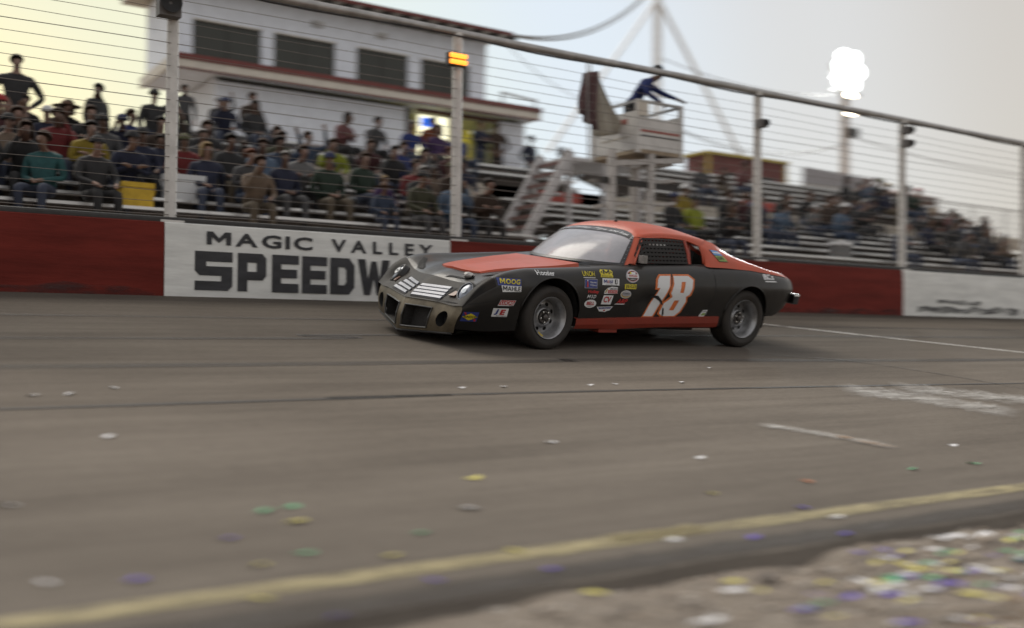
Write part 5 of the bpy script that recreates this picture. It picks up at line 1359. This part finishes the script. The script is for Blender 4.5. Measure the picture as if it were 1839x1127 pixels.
def skin_body(J, bones, name, sub=1):
    """J: joint -> (pos, radius, slot). One continuous skinned surface; faces take the material of the nearest bone."""
    keys = list(J); idx = {k: i for i, k in enumerate(keys)}
    me = bpy.data.meshes.new(name); me.from_pydata([J[k][0] for k in keys], [(idx[a], idx[b]) for a, b, *_ in bones], [])
    o = bpy.data.objects.new(name, me); COL.objects.link(o)
    sk = o.modifiers.new('skin', 'SKIN'); sk.use_smooth_shade = True; sk.branch_smoothing = .4
    for k in keys:
        r_ = J[k][1]; d = me.skin_vertices[0].data[idx[k]]; d.radius = r_ if isinstance(r_, tuple) else (r_, r_)
        d.use_root = (k == 'pelvis')
    if sub: ss = o.modifiers.new('sub', 'SUBSURF'); ss.levels = sub; ss.render_levels = sub
    dg = bpy.context.evaluated_depsgraph_get(); dg.update()
    res = bpy.data.meshes.new_from_object(o.evaluated_get(dg)); bpy.data.objects.remove(o)
    res.name = name
    B = [(Vector(J[a][0]), Vector(J[b][0]), s) for a, b, s in bones]
    mi = []
    for p in res.polygons:
        c = p.center; best = (9, 0)
        for a, b, s in B:
            d = b-a; t = max(0, min(1, (c-a).dot(d)/max(1e-9, d.dot(d)))); q = (c-(a+d*t)).length
            if q < best[0]: best = (q, s)
        mi.append(best[1])
    res.materials.clear()
    for m in (M_SKIN[0], mat('cloth_black', TOPS['black'], .85), mat('cloth_dark_jeans', LEGS['dark jeans'], .85), M_SHOE, M_EYE): res.materials.append(m)
    res.polygons.foreach_set('material_index', mi); res.polygons.foreach_set('use_smooth', [True]*len(mi))
    return res
def add_face(me, head, fwd, side):
    """eyes set into the face at half the head height"""
    bm = bmesh.new(); bm.from_mesh(me)
    up = Vector((0, 0, 1)); head = Vector(head); fwd = Vector(fwd).normalized(); side = Vector(side).normalized()
    for s in (-1, 1):
        c = head+fwd*.098+side*s*.034+up*.012
        v = [bm.verts.new(c+side*a*.013+up*b*.007-fwd*abs(a)*.004) for a, b in ((-1, 0), (0, -1), (1, 0), (0, 1))]; f = bm.faces.new(v); f.material_index = 4
    c = head+fwd*.092-up*.052
    v = [bm.verts.new(c+side*a*.022+up*b*.006) for a, b in ((-1, 0), (0, -1), (1, 0), (0, 1))]; f = bm.faces.new(v); f.material_index = 4
    bm.to_mesh(me); bm.free(); return me
def hand(J, bones, w, e, pre, rad=1.):
    """palm with thumb and two finger groups beyond the wrist; full five fingers are built for the flagman"""
    w, e = Vector(w), Vector(e); d = (w-e).normalized(); s = d.cross(Vector((0, 0, 1))); s = s.normalized() if s.length > .1 else Vector((1, 0, 0))
    J[pre+'palm'] = (w+d*.07, (.036*rad, .022*rad), 0); J[pre+'tip'] = (w+d*.14+Vector((0, 0, -.02)), (.026*rad, .014*rad), 0); J[pre+'thumb'] = (w+d*.085+s*.045, .012*rad, 0)
    bones += [(pre+'w', pre+'palm', 0), (pre+'palm', pre+'tip', 0), (pre+'palm', pre+'thumb', 0)]
def figure(name, pose):
    """pose: dict of joint positions; faces -Y"""
    P = pose; J, B = {}, []
    J['pelvis'] = (P['pelvis'], (.155, .125), 2); J['waist'] = (P['waist'], (.150, .115), 1); J['chest'] = (P['chest'], (.180, .125), 1)
    J['neck'] = (P['neck'], .056, 0); J['skull'] = (P['head'], (.082, .094), 0); 
    h = Vector(P['head']); f = Vector(P.get('face', (0, -1, 0))).normalized()
    J['jaw'] = (h+f*.030+Vector((0, 0, -.070)), .050, 0); J['crown'] = (h+Vector((0, 0, .070))-f*.012, (.074, .080), 0)
    J['nose'] = (h+f*.108+Vector((0, 0, -.018)), .012, 0)
    B += [('pelvis', 'waist', 1), ('waist', 'chest', 1), ('chest', 'neck', 1), ('neck', 'jaw', 0), ('jaw', 'skull', 0), ('skull', 'crown', 0), ('skull', 'nose', 0)]
    for s in 'lr':
        J[s+'sh'] = (P[s+'sh'], .072, 1); J[s+'el'] = (P[s+'el'], .050, 1); J[s+'w'] = (P[s+'w'], .032, 0)
        B += [('chest', s+'sh', 1), (s+'sh', s+'el', 1), (s+'el', s+'w', 1)]
        hand(J, B, P[s+'w'], P[s+'el'], s)
        J[s+'hip'] = (P[s+'hip'], .098, 2); J[s+'kn'] = (P[s+'kn'], .068, 2); J[s+'an'] = (P[s+'an'], .043, 2); J[s+'toe'] = (P[s+'toe'], (.046, .034), 3)
        B += [('pelvis', s+'hip', 2), (s+'hip', s+'kn', 2), (s+'kn', s+'an', 2), (s+'an', s+'toe', 3)]
    me = skin_body(J, B, name)
    side = Vector((0, 0, 1)).cross(f)
    return add_face(me, h, f, side), h, f
def seated(lean=0., armsL='knee', armsR='knee', turn=0., legs=0.):
    c, s = math.cos(lean), math.sin(lean)
    def up(z, x=0, y=0): return (x, -z*s+y*c, .10+z*c)
    P = dict(pelvis=(0, .02, .10), waist=up(.16), chest=up(.36), neck=up(.53, y=.01), head=up(.665, y=-.035))
    P['face'] = (math.sin(turn), -math.cos(turn), -.05)
    for q, k in (('l', 1), ('r', -1)):
        sh = up(.455, .185*k, .01); P[q+'sh'] = sh
        a = armsL if q == 'l' else armsR
        if a == 'knee': el = up(.20, .26*k, -.10); w = (.15*k, -.36, .22)
        elif a == 'lap': el = up(.18, .25*k, .02); w = (.06*k, -.24, .22)
        elif a == 'cross': el = up(.20, .25*k, -.10); w = up(.28, -.06*k, -.22)
        elif a == 'up': el = up(.52, .36*k, -.10); w = up(.82, .26*k, -.18)
        elif a == 'face': el = up(.24, .22*k, -.22); w = up(.55, .09*k, -.24)
        else: el = up(.22, .24*k, .14); w = (.26*k, .30, .02)
        P[q+'el'] = el; P[q+'w'] = w
        P[q+'hip'] = (.095*k, -.04, .085); P[q+'kn'] = (.13*k+.03*legs*k, -.47, .10+.03*abs(legs)); P[q+'an'] = (.14*k, -.43-.08*legs*k, -.335); P[q+'toe'] = (.15*k, -.57-.08*legs*k, -.385)
    return P
def standing(armsL='down', armsR='down', turn=0., lean=0., step=.0):
    P = dict(pelvis=(0, 0, .94), waist=(0, -.02*lean, 1.08), chest=(0, -.16*lean, 1.28), neck=(0, -.27*lean, 1.46), head=(0, -.34*lean-.02, 1.60)); P['face'] = (math.sin(turn), -math.cos(turn), -.05)
    for q, k in (('l', 1), ('r', -1)):
        y0 = -.22*lean; P[q+'sh'] = (.19*k, y0, 1.39); a = armsL if q == 'l' else armsR
        if a == 'down': P[q+'el'] = (.25*k, y0+.02, 1.10); P[q+'w'] = (.25*k, y0-.06, .86)
        elif a == 'hip': P[q+'el'] = (.36*k, y0+.04, 1.14); P[q+'w'] = (.19*k, y0-.05, .99)
        elif a == 'up': P[q+'el'] = (.30*k, y0-.12, 1.50); P[q+'w'] = (.24*k, y0-.14, 1.78)
        elif a == 'cross': P[q+'el'] = (.25*k, y0-.08, 1.14); P[q+'w'] = (-.05*k, y0-.22, 1.20)
        P[q+'hip'] = (.10*k, 0, .90); P[q+'kn'] = (.11*k, -.02-.10*step*k, .50); P[q+'an'] = (.12*k, .04+.14*step*k, .085); P[q+'toe'] = (.14*k, -.10+.14*step*k, .035)
    return P
def scale_head(): pass
SEATED = [figure('seated_body', seated(.10, 'knee', 'knee')), figure('seated_body', seated(.32, 'cross', 'cross', .2)), figure('seated_body', seated(.02, 'lap', 'lap', -.35, .6)),
          figure('seated_body', seated(.45, 'knee', 'face', .15)), figure('seated_body', seated(-.12, 'back', 'lap', .45, -.5)), figure('seated_body', seated(.08, 'face', 'lap', -.1)), figure('seated_body', seated(.06, 'up', 'knee', .3))]
STAND = [figure('standing_body', standing('down', 'hip', .3)), figure('standing_body', standing('hip', 'hip', 0)), figure('standing_body', standing('up', 'down', -.3)), figure('standing_body', standing('cross', 'cross', .5)), figure('standing_body', standing('down', 'down', -1.2, .05, .8))]
def head_wear(kind, h, f, name):
    """hair shell or cap fitted on the skull"""
    mb = MB(); up = Vector((0, 0, 1)); s = up.cross(f).normalized(); g = s.cross(up)      # g ~ -f flattened
    f2 = Vector((f.x, f.y, 0)).normalized(); c = Vector(h)+Vector((0, 0, .028))-f2*.012
    nl, na = 7, 14; rows = []
    for i in range(nl):
        row = []
        for k in range(na+1):
            a = 2*math.pi*k/na; fr = math.cos(a)      # 1 = front
            if kind == 'cap' or kind == 'beanie' or kind == 'hat': low = 1.50
            elif kind == 'long': low = .92 if fr > .55 else (2.4 if fr < .25 else 1.5)
            else: low = 1.22-.34*max(0, fr)+.62*max(0, -fr)
            th = low*i/(nl-1); rr = (.100 if kind != 'short' else .098)
            z = math.cos(th)*.106; r_ = math.sin(min(th, 1.75))*rr
            if kind == 'long' and th > 1.75: r_ = rr*.99
            row.append(c+f2*r_*fr*1.06+s*r_*math.sin(a)+up*(z if th < 1.75 else math.cos(1.75)*.106-(th-1.75)*.16))
        rows.append(row)
    mb.grid(rows)
    if kind == 'cap':
        mb.grid([[c+f2*(.085+.085*t)*1.0+s*math.sin(a)*.075*(1-.25*t)+up*(.006-.018*t)+f2*(math.cos(a)-1)*.05 for a in np.linspace(-1.1, 1.1, 7)] for t in (0, .5, 1)])
    if kind == 'hat':
        mb.grid([[c+(f2*math.cos(a)+s*math.sin(a))*r_+up*(.004-.02*(r_-.09)) for a in np.linspace(0, 2*math.pi, 19)] for r_ in (.09, .16, .22)])
    me = mb.mesh(name, mat('hair_dark_hair', HAIR['dark hair'], .8), True)
    return me
WEAR = {}
def wear_mesh(pose_key, body, kind, name):
    k = (pose_key, kind, name)
    if k not in WEAR: WEAR[k] = head_wear(kind, body[1], body[2], name)
    return WEAR[k]
PEOPLE = []; LABELS = set()
ORD = ['lowest', 'second', 'third', 'fourth', 'fifth', 'sixth', 'seventh', 'eighth', 'ninth', 'tenth', 'eleventh']
Mi = M.inverted(); FPX = 36.242/36*1839
def px_of(p):
    q = Mi @ Vector(p); return 919.5+FPX*q.x/-q.z, 563.5-FPX*q.y/-q.z
def place_name(x):
    for lim_, s in ((120, 'at the far left'), (285, 'left of first fence post'), (330, 'behind first fence post'), (470, 'right of first fence post'), (600, 'below left press box windows'), (720, 'below right press box windows'),
                    (795, 'before the lit panel'), (845, 'behind second fence post'), (930, 'right of second fence post'), (1060, 'by the aisle stairs'), (1240, 'behind the flag stand'), (1335, 'left of third fence post'), (1385, 'behind third fence post'),
                    (1480, 'right of third fence post'), (1590, 'left of fourth fence post'), (1650, 'behind fourth fence post'), (1740, 'right of fourth fence post')):
        if x < lim_: return s
    return 'at the far right'
jp = random.Random(77)
GARM = ['jacket', 'hoodie', 'shirt', 'jumper']
def person(bodyset, i, pos, rz, top, legs, head, row, sc=1., garment=None, group='spectators on the bleachers', label=None, skin=None):
    body = bodyset[i]; me, h, f = body
    o = link('person', me); o.location = pos; o.rotation_euler = (0, 0, rz); o.scale = (sc, sc, sc)
    for k, m in enumerate((skin or jp.choice(M_SKIN), pm(top, TOPS[top]), pm(legs, LEGS[legs]), M_SHOE, M_EYE)):
        o.material_slots[k].link = 'OBJECT'; o.material_slots[k].material = m
    iscap = head in CAPS
    kind = ('beanie' if 'beanie' in head else 'hat' if 'wide' in head else 'cap') if iscap else ('long' if head.startswith('long ') else 'short')
    nm = {'beanie': 'beanie', 'hat': 'hat', 'cap': 'cap'}.get(kind, 'hair')
    w = link(nm, wear_mesh((id(bodyset), i), body, kind, nm), o)
    col = CAPS[head] if iscap else HAIR[head.replace('long ', '')]
    w.material_slots[0].link = 'OBJECT'; w.material_slots[0].material = mat('hair_'+head.replace('long ', '').replace(' ', '_'), col, .85)
    x, y = px_of(Vector(pos)+Vector((0, 0, .5)))
    garment = garment or jp.choice(GARM); verb = 'seated' if bodyset is SEATED else 'standing'
    if label is None:
        base = 'spectator in %s %s and %s' % (top, garment, head)
        label = '%s, %s row, %s' % (base, ORD[row], place_name(x)) if row is not None else '%s %s' % (base, place_name(x))
        if label in LABELS: label = 'spectator in %s %s, %s, %s, %s row, %s' % (top, garment, legs, head, ORD[row or 0], place_name(x))
    LABELS.add(label)
    tag(o, label, 'person', group); PEOPLE.append(o); return o
topw = (['black']*16+['charcoal']*12+['navy']*8+['grey']*6+['brown']*7+['denim blue']*3+['pale grey']*2+['royal blue']*1+['dark green']*2+['maroon']*3+['olive']*2+['light blue']*2+['red', 'white', 'tan', 'dusty pink'])
legw = ['black']*4+['dark jeans']*6+['blue jeans']*3+['khaki', 'grey', 'brown']
headw = ['dark hair']*4+['brown hair']*4+['blond hair', 'grey hair', 'red hair', 'long dark hair', 'long dark hair', 'long brown hair', 'long brown hair', 'long blond hair']+['black cap']*3+list(CAPS)
def unique_person(bodyset, i, pos, rz, row, sc=1.):
    x, y = px_of(Vector(pos)+Vector((0, 0, .5)))
    for t in range(60):
        top, legs, head, g = jp.choice(topw), jp.choice(legw), jp.choice(headw), jp.choice(GARM)
        verb = 'seated' if bodyset is SEATED else 'standing'
        lb = '%s spectator in %s %s with %s, %s row, %s' % (verb, top, g, head, ORD[row], place_name(x))
        key = (top, head, row, place_name(x))
        if key not in LABELS: break
    LABELS.add(key)
    return person(bodyset, i, pos, rz, top, legs, head, row, sc, garment=g)
def ok_gap(x, used, d=.50): return all(abs(x-u) > d for u in used)
# fixed people that read clearly in the photograph, then the crowd round them
USED = {('L', k): [] for k in range(10)}; USED.update({('R', k): [] for k in range(11)})
def seat_at(side, row, x, top, legs, head, i=0, rz=0., sc=1., g=None):
    y, z = (LOW+(UPL if side == 'L' else UPR))[row]
    USED[side, row].append(x)
    return person(SEATED, i, (x, y+.10, z), rz, top, legs, head, row, sc, g)
for a in (('L', 0, 2.3, 'teal', 'dark jeans', 'brown hair', 2, -.5), ('L', 0, 2.9, 'charcoal', 'black', 'black cap', 0, .2), ('L', 2, 3.05, 'yellow', 'black', 'dark hair', 1, 0), ('L', 0, 5.05, 'tan', 'khaki', 'brown hair', 3, 0),
          ('L', 2, 6.2, 'pale grey', 'black', 'brown hair', 1, 0), ('L', 2, 7.35, 'dark green', 'dark jeans', 'brown hair', 2, .2), ('L', 1, 7.4, 'purple', 'grey', 'blond hair', 0, .1, .72), ('L', 1, 7.95, 'charcoal', 'khaki', 'grey hair', 3, .1),
          ('L', 2, 8.35, 'red', 'dark jeans', 'brown hair', 4, -.2), ('L', 2, 9.0, 'brown', 'black', 'camouflage cap', 0, 0), ('L', 0, 7.75, 'olive', 'grey', 'black cap', 0, .1), ('L', 0, 8.35, 'light blue', 'blue jeans', 'brown hair', 5, 0), ('L', 0, 8.9, 'brown', 'black', 'dark hair', 1, 0),
          ('L', 5, 9.0, 'royal blue', 'dark jeans', 'brown hair', 2, .2), ('L', 4, 9.1, 'grey', 'dark jeans', 'dark hair', 5, .1), ('L', 6, 10.1, 'royal blue', 'dark jeans', 'grey hair', 0, 0), ('L', 7, 10.9, 'orange', 'black', 'dark hair', 1, 0), ('L', 6, 10.75, 'purple', 'black', 'long brown hair', 2, 0), ('L', 6, 11.3, 'royal blue', 'blue jeans', 'black cap', 4, 0),
          ('L', 6, 8.5, 'dusty pink', 'black', 'long dark hair', 1, .4), ('L', 6, 9.2, 'grey', 'black', 'dark hair', 3, 0), ('L', 4, 7.3, 'lime yellow', 'black', 'brown hair', 3, -.3), ('L', 5, 4.1, 'royal blue', 'dark jeans', 'brown hair', 4, .3), ('L', 5, 10.0, 'maroon', 'dark jeans', 'red hair', 5, 0),
          ('R', 3, 15.0, 'yellow', 'dark jeans', 'white cap', 0, .2), ('R', 7, 20.5, 'dusty pink', 'dark jeans', 'dark hair', 1, 0), ('R', 1, 14.2, 'lime yellow', 'black', 'black cap', 2, 0), ('R', 2, 17.2, 'light blue', 'dark jeans', 'brown hair', 3, 0), ('R', 3, 20.0, 'light blue', 'blue jeans', 'white cap', 1, 0)):
    seat_at(*a[:6], a[6], a[7], a[8] if len(a) > 8 else 1.)
def crowd(side, row, xa, xb, dens):
    y, z = (LOW+(UPL if side == 'L' else UPR))[row]; x = xa+jp.uniform(0, .5)
    while x < xb:
        if jp.random() < dens and ok_gap(x, USED[side, row]):
            i = jp.choice((0, 0, 1, 1, 2, 2, 3, 4, 5, 3, 6) if jp.random() < .6 else (0, 1, 2, 3))
            sc = jp.uniform(.94, 1.05) if jp.random() < .85 else jp.uniform(.68, .8)
            unique_person(SEATED, i, (x, y+.08+jp.uniform(-.02, .04), z), jp.uniform(-.35, .25), row, sc)
            USED[side, row].append(x)
        x += jp.uniform(.50, .68)
for row, segs in {0: [(-.5, 3.1, .5), (3.3, 7.0, .38), (7.0, 9.7, .75)], 1: [(-.5, 3.2, .9), (3.4, 6.0, .7), (6, 9.6, .75)], 2: [(-.5, 3.4, .92), (3.6, 9.6, .75)], 3: [(-.5, 4, .95), (4, 9.6, .75)], 4: [(-.5, 4, .95), (4, 9.6, .72)], 5: [(-.2, 5, .38), (5, 9.7, .75)],
                  6: [(5.7, 10.9, .72)], 7: [(5.8, 8.0, .25), (8.6, 10.6, .3)]}.items():
    for a, b, d in segs: crowd('L', row, a, b, d)
for row, segs in {0: [(13.5, 15.8, .3), (19.5, 24, .3)], 1: [(13.2, 16.5, .5), (19.8, 25, .35)], 2: [(13.6, 18.6, .5), (22.4, 26.3, .4)], 3: [(14, 20.4, .45), (23.4, 26.5, .5)], 4: [(17.5, 21.8, .5), (24.0, 26.8, .5)], 5: [(18.8, 22.8, .5), (24.8, 27, .45)],
                  6: [(18.2, 19.8, .4), (23.0, 27.5, .55)], 7: [(18, 21, .4), (24.5, 29, .55)], 8: [(26.5, 30.5, .35)]}.items():
    for a, b, d in segs: crowd('R', row, a, b, d)
# people standing out against the sky and the press box
zt = UPL[-1][1]-.06
def stand_at(i, x, y, z, top, legs, head, label, rz=0., sc=1.):
    LABELS.add(label); return person(STAND, i, (x, y, z), rz, top, legs, head, None, sc, label=label)
stand_at(1, 2.33, 16.82, 3.60, 'charcoal', 'black', 'dark hair', 'tall standing person with hands on hips, dark against the bright sky at upper left', sc=1.07)
seat_at('L', 5, 2.98, 'brown', 'dark jeans', 'wide brown hat', 3, .2)
stand_at(4, 3.48, 16.82, 3.62, 'black', 'black', 'dark hair', 'thin dark standing person turned sideways against the sky at left', .6, .90)
stand_at(2, 4.35, 16.82, 3.60, 'charcoal', 'dark jeans', 'black cap', 'standing person with one arm raised left of the first fence post', .3, .93)
stand_at(0, 5.15, 17.9, 4.36, 'grey', 'black', 'dark hair', 'small standing person in grey beside the lit end wall of the press box', -.2, .72)
seat_at('L', 7, 6.9, 'brown', 'dark jeans', 'brown hair', 0, .2)
stand_at(3, 13.95, 22.3, 5.05, 'navy', 'dark jeans', 'brown hair', 'standing person in navy in the yellow lit doorway', .1)
stand_at(1, 14.5, 22.35, 5.05, 'brown', 'black', 'dark hair', 'standing person in brown jacket at the right side of the doorway', -.2)
stand_at(0, 15.25, 21.9, 4.75, 'navy', 'blue jeans', 'black cap', 'standing person in navy near the right corner of the press box', .3)
stand_at(4, 16.2, 21.9, 4.55, 'maroon', 'black', 'long brown hair', 'standing person in maroon outlined on the sky right of the press box', .9)
# flagman leaning out of the flag stand with one arm stretched to the right, five-fingered hands
def flagman():
    P = dict(pelvis=(0, .12, .78), waist=(.05, .08, .92), chest=(.15, -.02, 1.08), neck=(.26, -.10, 1.24), head=(.34, -.16, 1.34)); P['face'] = (.75, -.65, -.2)
    P['lsh'] = (.31, .05, 1.17); P['lel'] = (.55, -.04, 1.05); P['lw'] = (.76, -.14, .97)
    P['rsh'] = (.04, -.14, 1.17); P['rel'] = (.02, -.26, .95); P['rw'] = (.18, -.36, .82)
    for q, k in (('l', 1), ('r', -1)):
        P[q+'hip'] = (.10*k, .10, .75); P[q+'kn'] = (.12*k, -.06, .44); P[q+'an'] = (.12*k, .14, .085); P[q+'toe'] = (.13*k, .0, .035)
    me, h, f = figure('flagman_body', P)
    mb = MB()
    for w, e, curl in ((P['lw'], P['lel'], .15), (P['rw'], P['rel'], .9)):
        w, e = Vector(w), Vector(e); d = (w-e).normalized(); s = d.cross(Vector((0, 0, 1))).normalized(); n_ = s.cross(d)
        for k, (off, ln) in enumerate(((-.030, .070), (-.010, .080), (.010, .076), (.028, .060))):
            b0 = w+d*.085+s*off; b1 = b0+(d*math.cos(curl*.5)-n_*math.sin(curl*.5))*ln*.45; b2 = b1+(d*math.cos(curl)-n_*math.sin(curl))*ln*.35; b3 = b2+(d*math.cos(curl*1.4)-n_*math.sin(curl*1.4))*ln*.3
            mb.tube([b0, b1, b2, b3], [.0098, .0095, .0088, .0065], 6)
        b0 = w+d*.03+s*.03; mb.tube([b0, b0+d*.03+s*.025, b0+d*.06+s*.030-n_*.01], [.012, .0108, .008], 6)
    bm = bmesh.new(); bm.from_mesh(me); t = mb.mesh('t', M_SKIN[0], True); bm.from_mesh(t); bm.to_mesh(me); bm.free()
    return me, h, f
FLAG = [flagman()]
fo_ = person(FLAG, 0, (10.78, 12.46, FZ0), .0, 'royal blue', 'black', 'black cap', None, label='race official in dark blue leaning out of the flag stand with an arm stretched out', group=None)

# things lying on the seats
def crate(name, label, cat, x, y, z, w, d, h, m, ml):
    t = empty(name, (x, y, z), label, cat)
    MB().box(-w/2, w/2, -d/2, d/2, 0, h*.78).build('body', m, t); MB().box(-w/2-.012, w/2+.012, -d/2-.012, d/2+.012, h*.79, h).build('lid', ml, t)
    mb = MB(); mb.tube([(-w/2-.02, 0, h*.5), (-w/2-.05, 0, h*.75), (-w/2-.02, 0, h*.80)], .010, 6); mb.tube([(w/2+.02, 0, h*.5), (w/2+.05, 0, h*.75), (w/2+.02, 0, h*.80)], .010, 6); mb.build('handle', m, t)
MW_ = mat('cooler_white', (.55, .56, .57), .5)
crate('cooler_box', 'white cooler box on the second row just right of the first fence post', 'cooler', 4.25, LOW[1][0]+.13, LOW[1][1], .55, .24, .36, MW_, MW_)
crate('cooler_box', 'white cooler box on the lowest row beside the third fence post', 'cooler', 12.35, LOW[0][0]+.13, LOW[0][1], .46, .24, .34, MW_, MW_)
crate('cooler_box', 'pale cooler box on the lowest row right of the fourth fence post', 'cooler', 17.9, LOW[0][0]+.13, LOW[0][1], .46, .24, .34, MATS['cloth_pale_grey'], MW_)
crate('equipment_case', 'yellow case with red front on the lowest row left of the first fence post', 'case', 3.45, LOW[0][0]+.13, LOW[0][1], .40, .24, .32, mat('case_yellow', (.48, .31, .015), .6, var=.15), mat('case_yellow', (.48, .31, .015), .6))

# ------------------------------------------------------------------ confetti scraps on the ground
CC = {'white': (.80, .80, .82), 'yellow': (.74, .66, .16), 'green': (.14, .52, .26), 'blue': (.13, .08, .52), 'orange': (.60, .20, .07)}
CM = {k: mat('scrap_'+k, c, .7, var=.1) for k, c in CC.items()}
cj = random.Random(12)
SCR = {}
def scrap_mesh(col, v):
    if (col, v) in SCR: return SCR[col, v]
    r_ = random.Random(v*7+3); mb = MB(); n = 5
    P_ = [[(.62*(a-.5)*(1.1+.7*r_.random())+.12*(b-.5), .42*(b-.5)*(.7+.6*r_.random()), .07*math.sin(a*4+v)*math.cos(b*2.5+v*.7)+.07*r_.random()+.05) for b in np.linspace(0, 1, n)] for a in np.linspace(0, 1, n)]
    mb.grid(P_); me = mb.mesh('confetti_scrap', CM[col], True, fix=False); SCR[col, v] = me; return me
def scrap(col, x, y, z, s, label, group, tilt=None):
    o = link('confetti_scrap', scrap_mesh(col, cj.randrange(6))); o.location = (x, y, z); o.scale = (s, s, s*.8)
    o.rotation_euler = ((BANK if tilt else 0)+cj.uniform(-.1, .1), cj.uniform(-.1, .1), cj.uniform(0, 6.28))
    tag(o, label, 'paper scrap', group); return o
TRACK_SCRAPS = {'white': [(1.2, 5.33), (0.61, 4.32), (0.61, 3.46), (2.38, 3.75), (4.21, 4.2), (6.39, 4.02), (4.06, 3.11), (3.02, 3.11), (1.01, 6.38), (1.21, 6.4), (1.49, 6.55), (3.84, 6.28), (4.2, 6.28), (5.0, 6.26), (5.26, 6.27), (5.98, 6.27), (6.89, 6.88), (3.52, 4.72)], 'yellow': [(2.66, 4.17), (3.73, 3.61), (1.6, 3.8), (1.79, 3.32), (2.27, 3.22), (1.2, 3.1), (1.3, 3.39)], 'green': [(1.65, 3.99), (1.53, 3.97), (2.02, 3.52), (1.5, 3.45), (6.02, 3.63), (5.43, 3.65)], 'blue': [(1.29, 3.69), (0.88, 3.39), (2.3, 3.0), (3.41, 3.02), (3.89, 2.91), (1.37, 2.88), (1.82, 3.05), (4.02, 3.28)], 'orange': [(4.47, 3.63)]}
NTH = ['leftmost', 'second from the left', 'third from the left', 'fourth from the left', 'fifth from the left', 'sixth from the left', 'seventh from the left', 'eighth from the left', 'ninth from the left']
zone = lambda yt: 'just beyond the long dark seam' if yt > 6.15 else 'on the open asphalt before the seam' if yt > 3.9 else 'on the asphalt close beyond the yellow line' if yt > 3.26 else 'between the yellow line and the gravel'
for col, pts in TRACK_SCRAPS.items():
    byz = {}
    for X, Yt in pts: byz.setdefault(zone(Yt), []).append((px_of(RB @ Vector((X, Yt, 0)))[0], X, Yt))
    for zn, ls in byz.items():
        for k, (_, X, Yt) in enumerate(sorted(ls)):
            p = RB @ Vector((X, Yt, .003))
            lb = '%s paper scrap %s' % (col, zn) if len(ls) == 1 else '%s paper scrap %s, %s' % (col, zn, NTH[k])
            scrap(col, p.x, p.y, p.z, cj.uniform(.056, .082), lb, 'paper scraps on the asphalt', True)
for k in range(215):
    # thickest to the right, thinning to the left
    while True:
        x = cj.uniform(1.3, 6.0); y = cj.uniform(1.25, 2.72)
        if cj.random() < min(1, .25+max(0, (x-1.6)/3.2)): break
    if cj.random() < .42: x, y = cj.gauss(4.05, .75), min(2.7, cj.gauss(2.25, .33))
    col = cj.choice(['blue']*5+['yellow']*5+['white']*5+['green']*3)
    u_, v_ = px_of((x, y, gz(x, y)))
    zn = 'in the thick patch of scraps at right' if abs(x-4.1) < .6 and y > 2.05 else 'on gravel by the asphalt edge' if y > 2.5 else 'on gravel at the right border' if u_ > 1650 else 'on the gravel around the brown straw' if x > 3.1 and y < 1.9 else 'on the gravel left of the straw' if u_ > 1250 else 'on the narrow left end of gravel'
    scrap(col, x, y, gz(x, y)+.008, cj.uniform(.042, .090), '%s crumpled paper scrap %s' % (col, zn), '%s paper scraps %s' % (col, zn))
mb = MB(); jr = random.Random(8)
for k in range(240):
    x, y = jr.gauss(3.75, .33), jr.gauss(1.55, .16); a = jr.uniform(0, 6.3); l_ = jr.uniform(.03, .09)
    mb.bar((x, y, gz(x, y)+.012), (x+l_*math.cos(a), y+l_*math.sin(a), gz(x, y)+jr.uniform(.012, .035)), .004, .003)
o = mb.build('dry_straw', mat('straw_brown', (.27, .14, .045), .9, var=.4, scale=20)); o['kind'] = 'stuff'
print('people', len(PEOPLE))
